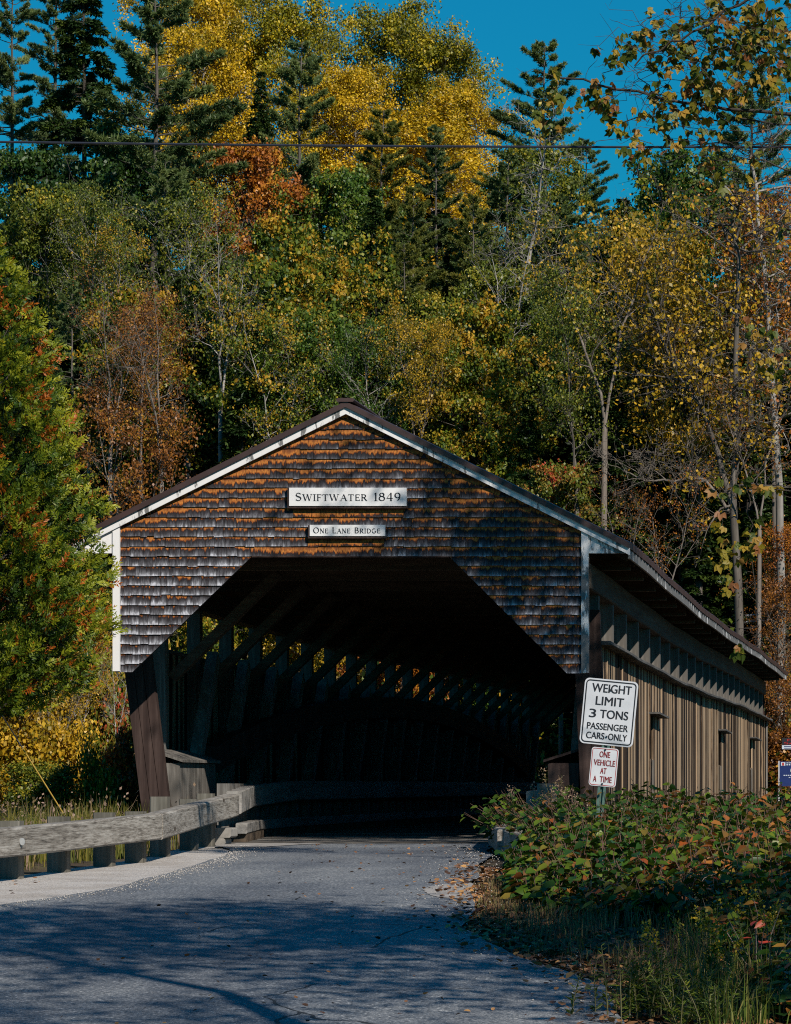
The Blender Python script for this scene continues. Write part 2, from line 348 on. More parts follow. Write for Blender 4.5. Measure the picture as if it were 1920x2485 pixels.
def plant(name, key, loc, H, W, leaf, bark, label, cat, group=None, rz=0.0, tilt=0.0):
    """a tree of crown width W and height H: the prototype keeps its proportions and stands on a longer bole where H asks for it"""
    tm, cm, H0, R0 = proto(key); root = empty(name, loc, label, cat, group); root.rotation_euler = (0, tilt, rz)
    s = W/(2*R0); sz = min(H/H0, s*(2.2 if key[0] == 'bush' else 1.2)); lift = H - H0*sz
    for nm, me, mt in (('trunk', tm, M[bark]), ('crown', cm, M[leaf])):
        o = bpy.data.objects.new(nm, me); col.objects.link(o); o.parent = root; o.scale = (s, s, sz); o.location = (0, 0, lift)
        o.material_slots[0].link = 'OBJECT'; o.material_slots[0].material = mt
    if lift > .3:
        kk = key[0]; r0 = (H0*.011+.01 if kk in ('pine', 'hemlock') else .16)*s; mb = MB(); mb.tube([(0,0,-.2), (r0*.6,0,lift*.5), (0,0,lift+.1)], [r0*1.5, r0*1.2, r0*1.0], 8); mb.build('bole', M[bark], root, smooth=True)
    return root

# ------------------------------------------------------------------ ground, road, river
def zroad(Y): return np.interp(Y, [-40, 0, 22, 26, 30, 34, 40, 46, 60], [-1.2, -.05, .12, .30, .52, .66, .76, .82, .85])
def xl(Y): return np.interp(Y, [-40, 10, 31, 33, 39, 44, 46.6], [-14, -8.6, -8.15, -7.7, -8.05, -8.8, -9.6])
def xr(Y): return np.interp(Y, [-40, 10, 22, 24, 25, 27, 28.6, 33, 38, 43, 46.6], [2.5, -.2, -2.0, -2.25, -2.6, -3.4, -3.85, -4.38, -4.95, -5.5, -5.9])
_g = np.random.default_rng(5); _ph = _g.uniform(0, 6.28, (8, 2)); _fr = _g.uniform(.05, .5, (8, 2))
def bumps(X, Y): return sum(np.sin(X*_fr[i,0]+_ph[i,0])*np.sin(Y*_fr[i,1]+_ph[i,1]) for i in range(8))/8
def ground(X, Y):
    X = np.asarray(X, float); Y = np.asarray(Y, float); z = zroad(Y) - .035
    left = np.clip((-9.6 - X)/6, 0, 1); right = np.clip((X - xr(np.minimum(Y, 46.6)) - .3)/2.5, 0, 1)
    z = z - .10*left*np.clip((62-Y)/6, 0, 1)*np.clip((Y-20)/8, 0, 1) + .10*right*(Y < 60)
    z = z + np.where((left > 0) | (right > .2), .12*bumps(X*3, Y*3), 0)
    chan = np.clip((Y-63)/4, 0, 1)*np.clip((93-Y)/5, 0, 1); chan = chan*chan*(3-2*chan)
    under = np.clip((Y-49.5)/3, 0, 1)*np.clip((93-Y)/5, 0, 1)*(np.abs(X+7.9) < 6)
    z = z - np.maximum(chan*4.6, under*2.2)
    hill = np.clip(Y-97, 0, None); z = z + np.where(hill > 0, 25*(1-np.exp(-hill*.028)) + .5*bumps(X*1.5, Y*1.5)*np.clip(hill/6, 0, 1), 0)
    return z
def gz(X, Y): return float(ground(X, Y))
def gridmesh(name, xs, ys, zf):
    Xg, Yg = np.meshgrid(xs, ys); Zg = zf(Xg, Yg); V = np.stack([Xg, Yg, Zg], -1).reshape(-1, 3)
    nx, ny = len(xs), len(ys); i = np.arange(nx*ny).reshape(ny, nx)
    Q = np.stack([i[:-1,:-1], i[:-1,1:], i[1:,1:], i[1:,:-1]], -1).reshape(-1, 4)
    return fastmesh(name, V, Q, smooth=True)
xs = np.concatenate([np.linspace(-420, -46, 24), np.arange(-44, -14, 1.5), np.arange(-14, 4, .3), np.arange(4, 40, 2.), np.linspace(42, 420, 22)])
ys = np.concatenate([np.linspace(-160, -2, 22), np.arange(0, 20, 1.), np.arange(20, 50, .3), np.arange(50, 100, .75), np.arange(100, 190, 2.), np.linspace(192, 1200, 30)])
m, nt, b = newmat('forest_floor'); v = coords(nt)
n1 = noise(nt, v, .9, 6); n2 = noise(nt, v, 14, 6, .7)
r1 = ramp(nt, [(.3,(.035,.026,.016)),(.5,(.075,.05,.026)),(.62,(.10,.085,.03)),(.75,(.05,.065,.018))]); nt.links.new(n1, r1.inputs[0])
r2 = ramp(nt, [(.3,(.35,.35,.35)),(.7,(1.4,1.3,1.2))]); nt.links.new(n2, r2.inputs[0])
nt.links.new(mixc(nt, 1.0, r1.outputs[0], r2.outputs[0], 'MULTIPLY'), b.inputs['Base Color']); b.inputs['Roughness'].default_value = .95; bump(nt, b, n2, .8, .05)
tag(link('ground', gridmesh('ground', xs, ys, ground), m), kind='structure')

def strip(name, fa, fb, y0, y1, dy, nx, dz, mat, amp=.06, seed=1):
    rg = np.random.default_rng(seed); ys_ = np.arange(y0, y1+.01, dy); n = len(ys_)
    def wob(): return np.convolve(rg.normal(0, 1, n+8), np.ones(5)/5, 'same')[4:4+n]*amp
    a = fa(ys_) + wob(); b_ = fb(ys_) + wob(); t = np.linspace(0, 1, nx)
    X = a[:, None]*(1-t) + b_[:, None]*t; Yg = np.repeat(ys_[:, None], nx, 1)
    Z = zroad(Yg) + dz; V = np.stack([X, Yg, Z], -1).reshape(-1, 3); i = np.arange(n*nx).reshape(n, nx)
    Q = np.stack([i[:-1,:-1], i[:-1,1:], i[1:,1:], i[1:,:-1]], -1).reshape(-1, 4)
    return tag(link(name, fastmesh(name, V, Q, smooth=True), mat), kind='structure')
# asphalt: pale stone chips in grey binder, darker tyre tracks, a sandy wash near the bridge
m, nt, b = newmat('old_asphalt'); v = coords(nt); n1 = noise(nt, v, 46, 2, .8); n2 = noise(nt, v, .55, 5); n3 = noise(nt, coords(nt, (1,.12,1)), 1.1, 4); n4 = noise(nt, v, 34, 2, .6)
r1 = ramp(nt, [(.37,(.045,.049,.056)),(.48,(.145,.156,.168)),(.58,(.26,.268,.275)),(.66,(.66,.65,.62))]); nt.links.new(math_(nt, 'ADD', math_(nt, 'MULTIPLY', n1, .6), math_(nt, 'MULTIPLY', n4, .4)), r1.inputs[0])
r2 = ramp(nt, [(.35,(.72,.74,.78)),(.65,(1.15,1.12,1.08))]); nt.links.new(n2, r2.inputs[0])
r3 = ramp(nt, [(.40,(.70,.71,.74)),(.56,(1,1,1))]); nt.links.new(n3, r3.inputs[0])
c = mixc(nt, 1.0, mixc(nt, 1.0, r1.outputs[0], r2.outputs[0], 'MULTIPLY'), r3.outputs[0], 'MULTIPLY')
vo = N(nt, 'ShaderNodeTexVoronoi', feature='DISTANCE_TO_EDGE'); vo.inputs['Scale'].default_value = .32
dv = N(nt, 'ShaderNodeMix', data_type='VECTOR'); nz = N(nt, 'ShaderNodeTexNoise'); nz.inputs['Scale'].default_value = 1.3; nt.links.new(v, nz.inputs['Vector'])
dv.inputs[0].default_value = .25; nt.links.new(v, dv.inputs[4]); nt.links.new(nz.outputs['Color'], dv.inputs[5]); nt.links.new(dv.outputs[1], vo.inputs['Vector'])
crk = math_(nt, 'MULTIPLY', math_(nt, 'LESS_THAN', vo.outputs['Distance'], .0025), math_(nt, 'GREATER_THAN', noise(nt, v, .35, 2), .52))
c = mixc(nt, crk, c, (.02,.02,.02)); nt.links.new(c, b.inputs['Base Color']); b.inputs['Roughness'].default_value = .75
bump(nt, b, math_(nt, 'ADD', n1, n4), .7, .012); M['asphalt'] = m
m, nt, b = newmat('sandy_gravel'); v = coords(nt); n1 = noise(nt, v, 40, 4, .75); n2 = noise(nt, v, 1.6, 5)
r1 = ramp(nt, [(.3,(.30,.265,.235)),(.5,(.52,.48,.44)),(.72,(.70,.66,.61))]); nt.links.new(n1, r1.inputs[0])
r2 = ramp(nt, [(.35,(.78,.75,.72)),(.6,(1,1,1))]); nt.links.new(n2, r2.inputs[0])
nt.links.new(mixc(nt, 1.0, r1.outputs[0], r2.outputs[0], 'MULTIPLY'), b.inputs['Base Color']); b.inputs['Roughness'].default_value = .95; bump(nt, b, n1, .8, .02); M['gravel'] = m
M['wash'] = plain('thin_sand', (.30,.275,.25), .95, 0, .35, 9)
strip('gravel_shoulder', lambda Y: np.interp(Y, [20, 34, 40, 46.6], [-9.9, -9.35, -9.15, -9.75]), lambda Y: xl(Y)+.5, 18, 46.6, .3, 6, -.006, M['gravel'], .08, 3)
strip('road', xl, xr, -40, 46.6, .3, 24, .012, M['asphalt'], .07, 2)
strip('sand_patch', lambda Y: xr(Y)-.04-.42*np.sin(np.clip((Y-31.5)/2.3, 0, 1)*np.pi)**.6, lambda Y: xr(Y)-.02, 31.5, 33.8, .12, 5, .017, M['wash'], .05, 4)
strip('sand_wash', lambda Y: np.full_like(Y, -9.3), lambda Y: np.interp(Y, [44.6, 46.6], [-8.6, -8.0]), 44.6, 46.55, .12, 4, .018, M['wash'], .08, 6)
m, nt, b = newmat('river_water'); b.inputs['Base Color'].default_value = (.02,.03,.03,1); b.inputs['Roughness'].default_value = .12; bump(nt, b, noise(nt, coords(nt), 2.5, 4), .4, .05)
tag(link('river', fastmesh('river', [(-200,60,-2.6),(200,60,-2.6),(200,97,-2.6),(-200,97,-2.6)], [[0,1,2,3]]), m), kind='structure')

# ------------------------------------------------------------------ covered bridge
X0 = XP(842, 47); YF = 47.0; YE = 94.0; DECK = .85
def sag(Y): return np.interp(Y, [47, 50, 55, 62, 70, 80, 94], [0, -.02, -.09, -.16, -.18, -.15, -.22]) + .008*np.sin(Y*.8)*np.clip((Y-47)/5, 0, 1)
YS = np.concatenate([np.arange(47.0, 94, 1.5), [94.]])
bridge = empty('covered_bridge', (X0, YF, DECK), 'long weathered wooden covered bridge with shingled gable portal and vertical board side', 'bridge')
BO = (-X0, -YF, -DECK)
def bpart(o): 
    if o.parent == bridge: o.location = BO
    return o
M['planks'] = wood('brown_wall_boards', (.010,.006,.004), (.052,.029,.016), (.40,.28,.175), 'z', 14, .8, .75)
M['beam'] = wood('dark_old_timber', (.030,.024,.019), (.085,.068,.052), (.17,.14,.11), 'y', 9)
M['post'] = wood('grey_old_timber', (.12,.108,.095), (.29,.268,.24), (.44,.41,.37), 'z', 9, .8, .3)
M['cross'] = wood('dark_cross_timber', (.03,.022,.016), (.09,.066,.046), (.18,.13,.09), 'x', 9)
M['rail'] = wood('bleached_rail_timber', (.10,.088,.075), (.27,.245,.215), (.44,.41,.37), 'y', 6)
M['innerwood'] = wood('grey_inner_timber', (.10,.09,.08), (.27,.25,.225), (.42,.39,.36), 'y', 8)
M['railpost'] = wood('grey_rail_post', (.05,.045,.036), (.13,.118,.095), (.24,.22,.185), 'z', 8)
M['entry'] = wood('dark_entry_planks', (.012,.007,.006), (.042,.025,.021), (.10,.066,.056), 'z', 5)
M['roof'] = plain('brown_metal_roof', (.050,.026,.022), .5, .0, .3, 3)
M['ledge'] = wood('grey_drip_board', (.03,.028,.026), (.09,.085,.08), (.2,.19,.175), 'y', 7)
# white paint, flaking to grey wood
def paint(name, flake, grain=(1,.3,.25)):
    m, nt, b = newmat(name); n1 = noise(nt, coords(nt, grain), 7, 6, .72, .3); n2 = noise(nt, coords(nt), 1.3, 3)
    t = math_(nt, 'ADD', n1, math_(nt, 'MULTIPLY', math_(nt, 'SUBTRACT', n2, .5), .5))
    r = ramp(nt, [(flake-.02,(.16,.155,.15)),(flake+.015,(.74,.72,.70)),(.85,(.83,.80,.79))]); nt.links.new(t, r.inputs[0]); nt.links.new(r.outputs[0], b.inputs['Base Color'])
    b.inputs['Roughness'].default_value = .6; bump(nt, b, t, .25, .004); return m
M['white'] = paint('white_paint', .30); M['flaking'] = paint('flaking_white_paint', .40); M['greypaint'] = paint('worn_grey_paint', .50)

M['eavewood'] = paint('bare_eave_board', .60, (1,.5,.4))
# shingle siding ----------------------------------------------------
m, nt, b = newmat('cedar_shingles')
v = coords(nt, (1,1,.07)); g1 = noise(nt, v, 42, 5, .7); g2 = noise(nt, coords(nt, (1,1,.22)), 26, 4, .65); g3 = noise(nt, coords(nt), 1.4, 3)
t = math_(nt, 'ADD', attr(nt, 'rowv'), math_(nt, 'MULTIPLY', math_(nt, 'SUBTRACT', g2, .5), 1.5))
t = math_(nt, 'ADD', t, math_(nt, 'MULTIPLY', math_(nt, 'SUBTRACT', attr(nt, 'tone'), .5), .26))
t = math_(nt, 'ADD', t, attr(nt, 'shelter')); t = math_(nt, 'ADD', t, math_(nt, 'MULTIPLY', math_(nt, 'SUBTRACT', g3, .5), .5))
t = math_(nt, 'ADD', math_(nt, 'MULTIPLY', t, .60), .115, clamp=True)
r = ramp(nt, [(0,(.44,.44,.48)),(.08,(.22,.22,.24)),(.20,(.095,.092,.102)),(.36,(.035,.032,.037)),(.50,(.014,.010,.011)),(.56,(.05,.014,.006)),(.61,(.28,.075,.010)),(.70,(.44,.16,.028)),(.82,(.27,.085,.018)),(1,(.17,.055,.015))])
nt.links.new(t, r.inputs[0]); gr = ramp(nt, [(.3,(.45,.45,.45)),(.62,(1.25,1.25,1.25))]); nt.links.new(g1, gr.inputs[0])
nt.links.new(mixc(nt, 1.0, r.outputs[0], gr.outputs[0], 'MULTIPLY'), b.inputs['Base Color']); b.inputs['Roughness'].default_value = .75; b.inputs['Specular IOR Level'].default_value = .3
bump(nt, b, g1, .5, .004); M['shingle'] = m

def pz(px, py): return (XP(px, 47), ZP(py, 47))
def clip(poly, a, bb):
    """keeps the part of poly to the left of a -> bb"""
    out = []; n = len(poly)
    def s(p): return (bb[0]-a[0])*(p[1]-a[1]) - (bb[1]-a[1])*(p[0]-a[0])
    for i in range(n):
        p, q = poly[i], poly[(i+1) % n]; sp, sq = s(p), s(q)
        if sp >= 0: out.append(p)
        if (sp >= 0) != (sq >= 0):
            u = sp/(sp-sq); out.append((p[0]+(q[0]-p[0])*u, p[1]+(q[1]-p[1])*u))
    return out
REG = [[pz(284,1631), pz(322,1631), pz(612,1350), pz(284,1350)],
       [pz(284,1350), pz(1421,1350), pz(1421,1287), pz(842,1000), pz(284,1280)],
       [pz(1090,1350), pz(1376,1634), pz(1421,1634), pz(1421,1350)]]
def ccw(p):
    a = sum(p[i][0]*p[(i+1)%len(p)][1] - p[(i+1)%len(p)][0]*p[i][1] for i in range(len(p))); return p if a > 0 else p[::-1]
REG = [ccw(p) for p in REG]
bk = MB()
for p in REG: bk.prism(p, YF+.002, YF+.05)
bpart(bk.build('portal_backing', M['entry'], bridge))
rng = random.Random(11); V = []; F = []; RV = []; TO = []; SH = []
pitch = 23.7/FPX*47; zb0 = ZP(1350, 47); xa, za = pz(842, 1000)
for k in range(-13, 16):
    z0 = zb0 + k*pitch; x = XP(284, 47) - rng.uniform(0, .15)
    while x < XP(1421, 47):
        wd = rng.choice([.09,.11,.13,.15,.17,.2]) * rng.uniform(.9, 1.1); dz = rng.uniform(-.006, .006)*(2 if rng.random() < .1 else 1); cut = rng.uniform(-.006, .006)
        rect = [(x+.0022, z0+dz-cut*.3), (x+wd-.0022, z0+dz+cut*.3), (x+wd-.0022, z0+pitch+.012), (x+.0022, z0+pitch+.012)]
        th = rng.uniform(.015, .024); to = rng.random(); cx = x + wd/2; zc = z0 + pitch/2
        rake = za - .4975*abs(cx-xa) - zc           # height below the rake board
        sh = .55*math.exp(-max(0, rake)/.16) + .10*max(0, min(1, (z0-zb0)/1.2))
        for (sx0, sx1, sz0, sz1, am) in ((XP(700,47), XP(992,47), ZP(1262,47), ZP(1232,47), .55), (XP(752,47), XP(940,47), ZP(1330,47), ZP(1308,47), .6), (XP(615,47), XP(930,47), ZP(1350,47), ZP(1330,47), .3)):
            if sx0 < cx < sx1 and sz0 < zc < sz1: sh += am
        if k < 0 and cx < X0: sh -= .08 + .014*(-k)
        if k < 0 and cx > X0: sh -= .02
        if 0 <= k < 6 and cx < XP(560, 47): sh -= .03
        for rg_ in REG:
            poly = rect
            for i in range(len(rg_)):
                poly = clip(poly, rg_[i], rg_[(i+1) % len(rg_)])
                if len(poly) < 3: break
            if len(poly) < 3: continue
            b0 = len(V); n = len(poly)
            for (qx, qz) in poly:
                u = (qz - z0)/pitch; V.append((qx, YF - th*(1-u) - .004, qz)); RV.append(u)
            for (qx, qz) in poly: V.append((qx, YF + .001, qz)); RV.append((qz-z0)/pitch)
            F.append([b0+i for i in range(n)])
            for i in range(n): F.append([b0+i, b0+i+n, b0+(i+1)%n+n, b0+(i+1)%n])
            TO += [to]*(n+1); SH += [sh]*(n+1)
        x += wd
me = bpy.data.meshes.new('shingle_siding'); me.from_pydata(V, [], F); me.update()
for nm, dom, vals in (('rowv','POINT',RV), ('tone','FACE',TO), ('shelter','FACE',SH)):
    me.attributes.new(nm, 'FLOAT', dom).data.foreach_set('value', np.array(vals, np.float32))
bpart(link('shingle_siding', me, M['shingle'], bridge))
# trim, rake boards, eave returns -----------------------------------
def trim(name, polypx, y0, y1, mat, label=None):
    mb = MB(); mb.prism(ccw([pz(*p) for p in polypx]), y0, y1); o = bpart(mb.build(name, mat, bridge))
    if label: o['label'] = label
    return o
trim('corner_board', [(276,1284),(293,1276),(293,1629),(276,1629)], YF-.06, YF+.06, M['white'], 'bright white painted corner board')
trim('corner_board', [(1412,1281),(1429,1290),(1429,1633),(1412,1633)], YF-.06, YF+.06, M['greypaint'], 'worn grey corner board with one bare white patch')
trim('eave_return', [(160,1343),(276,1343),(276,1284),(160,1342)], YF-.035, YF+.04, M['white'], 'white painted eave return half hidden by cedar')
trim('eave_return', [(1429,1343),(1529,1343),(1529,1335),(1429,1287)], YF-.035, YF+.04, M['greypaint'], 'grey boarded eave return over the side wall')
HR = .4975
def rk(px, dy): return (px, 989 + HR*abs(px-842) + dy)
trim('rake_board', [rk(842,0), rk(154,0), rk(154,17), rk(842,17)], YF-.085, YF-.045, M['flaking'], 'sunlit white rake board with flaking paint')
trim('rake_board', [rk(842,0), rk(1530,0), rk(1530,17), rk(842,17)], YF-.085, YF-.045, M['flaking'], 'white rake board in tree shade')
trim('opening_trim', [(612,1349),(1090,1349),(1090,1352.5),(612,1352.5)], YF-.022, YF+.05, M['entry'])
# roof --------------------------------------------------------------
def roofz(x, Y, off=0.0): return ZP(976, 47) - HR*abs(x-X0) + sag(Y) + off
HE = XP(1531, 47) - X0
YR = np.concatenate([[46.88], np.arange(47.25, 94.4, .25)])
for sgn in (-1, 1):
    mb = MB(); vs = []; n = len(YR); rg_ = random.Random(3)
    for i, Y in enumerate(YR):
        e = HE + (.012 if i % 2 else -.012) + rg_.uniform(-.006,.006); rib = .022 if i % 2 else 0
        for (x, o) in ((0, 0), (e, 0), (e, -.075), (0, -.075)):
            vs.append((X0 + sgn*x, Y, roofz(X0 + x, Y) + o + (rib if o == 0 else 0)))
    fs = []
    for i in range(n-1):
        a = 4*i; c = 4*(i+1)
        for k in range(4): fs.append((a+k, a+(k+1)%4, c+(k+1)%4, c+k))
    fs += [(3,2,1,0), (4*(n-1),4*(n-1)+1,4*(n-1)+2,4*(n-1)+3)]
    mb.add(vs, fs); rf = bpart(mb.build('roof', M['roof'], bridge))
    ev = MB(); ev.sweep([(X0 + sgn*(HE-.03), Y, roofz(X0+HE, Y) - .075 - .062) for Y in np.concatenate([[47.08], YS[1:]])], .03, .115); bpart(ev.build('eave_board', M['eavewood'], bridge))
    for Y in np.arange(48.0, 94, 1.07):
        pass
rc = MB(); rc.sweep([(X0, Y, roofz(X0, Y) + .016) for Y in np.concatenate([[46.86], YS])], .24, .05, .02)
ro = rc.build('ridge_cap', M['roof'], bridge); bpart(ro)
mb = MB()
for sgn in (-1, 1):
    for Y in np.arange(47.5, 94, 1.07):
        mb.sweep([(X0 + sgn*.05, Y, roofz(X0, Y)-.165), (X0 + sgn*(HE-.06), Y, roofz(X0+HE-.06, Y)-.165)], .09, .15)
bpart(mb.build('rafters', M['cross'], bridge))
# trusses -------------------------------------------------------------
LEDGE = 3.54; CH0 = 4.22; XWR = -4.69; XWL = 2*X0 + 4.69
PM = {}
def boxmesh(nm, sx, sy, sz, mat):
    if nm in PM: return PM[nm]
    mb = MB(); mb.box(-sx/2, sx/2, -sy/2, sy/2, 0, sz); me = bpy.data.meshes.new(nm); me.from_pydata(mb.v, [], mb.f); me.update(); me.materials.append(mat); PM[nm] = me; return me
def bcopy(nm, me, x, y, z, par=bridge):
    o = bpy.data.objects.new(nm, me); col.objects.link(o); o.parent = par; o.location = (x - X0, y - YF, z - DECK); return o
for side, (px_, pts) in enumerate(((XWR-.125, np.arange(48.6, 94, 2.1)), (XWL+.135, np.arange(49.75, 94, 2.3)))):
    sg = 1 if side == 0 else -1
    for i, Y in enumerate(pts):
        h = CH0 + .1 + float(sag(Y)) - .5
        bcopy('truss_post', boxmesh('truss_post', .19, .2, CH0+.05-.5, M['post']), px_, Y, .5 + float(sag(Y)))
        # knee brace from the post up to the tie beam
        kb = MB(); xi = px_ - sg*.14; kb.sweep([(xi, Y+.14, 3.12+sag(Y)), (xi - sg*1.5, Y+.14, 4.60+sag(Y))], .13, .2, up=(0,1,0)); bpart(kb.build('knee_brace', M['cross'], bridge))
        if i+1 < len(pts):
            br = MB(); xq = px_ - sg*.3; br.sweep([(xq, Y+.1, .9), (xq, pts[i+1]-.1, 3.5+sag(Y))], .16, .22); bpart(br.build('diagonal_brace', M['post'], bridge))
        if side == 0 or i % 1 == 0:
            pass
    ch = MB(); ch.sweep([(px_, Y, CH0+.16+sag(Y)) for Y in np.concatenate([[47.1], YS[1:-1], [93.7]])], .26, .34, .015); bpart(ch.build('upper_chord', M['beam'], bridge))
    rs = np.arange(51.2, 90.6, 1.1); ar = MB(); xa_ = px_ - sg*.42
    ar.sweep([(xa_, Y, 1.0 + 2.1*math.sin(math.pi*min(max((Y-47.6)/45.8, 0), 1))**.55) for Y in rs], .18, .38); bpart(ar.build('arch_rib', M['entry'], bridge))
for Y in np.arange(48.6, 94, 2.1):
    tb = MB(); z = 4.66 + float(sag(Y)); tb.sweep([(X0-HE+.16, Y+.14, z), (X0+HE-.16, Y+.14, z)], .2, .2); bpart(tb.build('tie_beam', M['cross'], bridge))
# side walls: vertical boards, three slits with little hoods on the near side
rg_ = random.Random(8)
SL = ((56.6, 57.3), (73.9, 74.8), (86.0, 87.0))
for side in (0, 1):
    xw = XWR if side == 0 else XWL; sg = 1 if side == 0 else -1; mb = MB(); Y = 48.3 if side == 0 else 50.2
    while Y < 93.7:
        wd = rg_.uniform(.10, .22); y1 = min(Y+wd, 93.75); o = rg_.uniform(-.003, .004)*sg; a = rg_.random(); zt = LEDGE + float(sag(Y)) - .02; zb = .28 + rg_.uniform(-.06, .06)
        xa_, xb_ = sorted((xw + o, xw - sg*.028 + o))
        segs = [(zb, zt)]
        if side == 0:
            for s0, s1 in SL:
                if s0 < Y+wd/2 < s1: segs = [(zb, 2.02), (2.72, zt)]
        for z0, z1 in segs: mb.box(xa_, xb_, Y, y1-.003, z0, z1, a)
        if rg_.random() < .12: mb.box(*sorted((xw + o + sg*.001, xw + o + sg*.018)), y1-.03, y1+.022, zb+.03, zt-.004, rg_.random()) if len(segs) == 1 else None
        Y = y1
    wl = bpart(mb.build('side_wall', M['planks'], bridge, attr=True))
    ld = MB(); ld.sweep([(xw + sg*.05, Y, LEDGE + sag(Y) + .004*math.sin(Y*2.1)) for Y in np.concatenate([[48.25 if side == 0 else 50.2], np.arange(51, 93.5, .8), [94.1]])], .24, .055, .012); bpart(ld.build('drip_board', M['ledge'], bridge))
    if side == 0:
        for s0, s1 in SL:
            hd = MB(); hd.sweep([(xw + .08, s0-.1, 2.75), (xw + .08, s1+1.2, 2.71)], .18, .03); bpart(hd.build('slit_hood', M['ledge'], bridge))
            bt = MB(); bt.box(xw+.018, xw+.045, s0+.27, s0+.40, .35, 2.0); bpart(bt.build('batten', M['post'], bridge))
cb = MB(); cb.box(XWR+.016, XWR+.05, 93.5, 93.78, .3, LEDGE-.25); bpart(cb.build('far_corner_board', M['post'], bridge))
# entry planks leaning inwards, arch covers
def entry(pp, y0, y1, name='entry_planks'):
    mb = MB()
    for q in pp: mb.prism(ccw([(XP(x, 48.2), ZP(y, 48.2)) for x, y in q]), y0, y1)
    return bpart(mb.build(name, M['entry'], bridge))
def lp(t, y): 
    u = (y-1480)/(2075-1480); return 284 + (358-284)*u + t*69 , y
entry([[lp(i/3, 1480), lp((i+1)/3-.02, 1480), lp((i+1)/3-.02, 2075), lp(i/3, 2075)] for i in range(3)], 48.2, 48.34)
def rp(t, y): 
    u = (y-1480)/(2075-1480); return 1390 + (1415-1390)*u + t*66 , y
entry([[rp(i/2, 1480), rp((i+1)/2-.02, 1480), rp((i+1)/2-.02, 2075), rp(i/2, 2075)] for i in range(2)], 48.2, 48.34)
for sg, bx in ((-1, -10.83), (1, -4.98)):
    mb = MB(); xin = bx - sg*.40 if sg == -1 else bx - .42
    xo = bx
    x0_, x1_ = sorted((xo, xin)); n = 0
    zt = 1.9
    mb.box(x0_, x1_, 48.42, 50.8, .7, zt)
    o = bpart(mb.build('arch_cover', M['post'] if sg == -1 else M['entry'], bridge))  # right cover and lid get the darker timber to stand in for shade
    lid = MB(); s0 = (xo, zt+.16); s1 = (xin + (.06 if sg == -1 else -.06), zt+.01)
    pl = [s0, s1, (s1[0], s1[1]+.035), (s0[0], s0[1]+.035)]; lid.prism(ccw(pl), 48.36, 50.9); bpart(lid.build('cover_lid', M['post'] if sg == -1 else M['entry'], bridge))
# deck, curbs, inner rails ----------------------------------------------
dk = MB()
for i, Y in enumerate(np.arange(46.62, 94.2, .28)): dk.box(-10.9, -4.95, Y, Y+.274, DECK-.12, DECK + .004*math.sin(i*1.7), (i*37 % 11)/11)
bpart(dk.build('deck', wood('dark_deck_planks', (.06,.053,.046), (.15,.135,.12), (.26,.24,.21), 'x', 8, .85, .3), bridge, attr=True))
ab = MB(); ab.box(-11.4, -4.4, 46.75, 48.6, -3, DECK-.125); ab.box(-11.4, -4.4, 92.6, 95, -4, DECK-.125)
bpart(ab.build('abutment', plain('grey_stone', (.22,.21,.19), .9, 0, .4, 2.5), bridge))
fl = MB()
for x in (-10.4, -9.0, -7.9, -6.8, -5.4): fl.box(x-.12, x+.12, 48.5, 92.7, DECK-.55, DECK-.125)
bpart(fl.build('stringers', M['beam'], bridge))
LR = [(-9.33, 46.62), (-9.9, 50.5), (-10.12, 55), (-10.14, 70), (-10.14, 93.5)]
RRl = [(-5.42, 46.9), (-5.45, 60), (-5.47, 93.5)]
for nm, L_, zc, h_, wd in (('inner_rail', LR, 1.365, .30, .2), ('inner_rail', RRl, 1.365, .29, .2)):
    mb = MB(); mb.sweep([(x, y, float(np.interp(y, [46.4, 50.5, 55], [zc, zc+.08, zc+.15]))) for x, y in L_], wd, h_, .015); bpart(mb.build(nm, M['innerwood'], bridge))
for sg, L_ in ((1, LR), (-1, RRl)):
    lx = np.array([p[0] for p in L_]); ly = np.array([p[1] for p in L_])
    cbm = MB(); cbm.sweep([(np.interp(y, ly, lx) + sg*.10, y, 1.03) for y in (46.62, 50.5, 55, 70, 93.5)], .15, .14, .012); bpart(cbm.build('curb_beam', M['innerwood'], bridge))
    for i, y in enumerate(np.arange(46.9, 93, 1.0)):
        x = np.interp(y, ly, lx)
        if i < 34: bcopy('inner_rail_post', boxmesh('inner_rail_post', .16, .2, .78, M['post']), x - sg*.14, y, DECK-.01)
    if sg == 1:
        for i, y in enumerate(np.arange(46.9, 80, .9)): bcopy('curb_block', boxmesh('curb_block', .16, .4, .115, M['cross']), np.interp(y, ly, lx) + .10, y, DECK-.01)
# far portal frame
fp = MB(); 
for q in REG: fp.prism(ccw([(x, z-.22) for x, z in q]), 93.95, 94.02)
bpart(fp.build('far_portal_boards', M['entry'], bridge))

# ------------------------------------------------------------------ lettering
def quadstroke(mb, x0, z0, x1, z1, t, y):
    d = np.array((x1-x0, z1-z0)); L = np.linalg.norm(d); n = np.array((-d[1], d[0]))/L*t/2
    pts = [(x0+n[0], z0+n[1]), (x0-n[0], z0-n[1]), (x1-n[0], z1-n[1]), (x1+n[0], z1+n[1])]
    mb.prism(ccw(pts), y-.002, y+.002)
T, t_ = .15, .06
def arc(cx, cz, rx, rz, a0, a1, n=10): return [(cx+rx*math.cos(math.radians(a0+(a1-a0)*i/n)), cz+rz*math.sin(math.radians(a0+(a1-a0)*i/n))) for i in range(n+1)]
def poly(pts, thick): return [(pts[i][0], pts[i][1], pts[i+1][0], pts[i+1][1], thick(i/(len(pts)-1)) if callable(thick) else thick) for i in range(len(pts)-1)]
def sv(x, z, w=.2): return [(x-w/2, z, x+w/2, z, .045)]
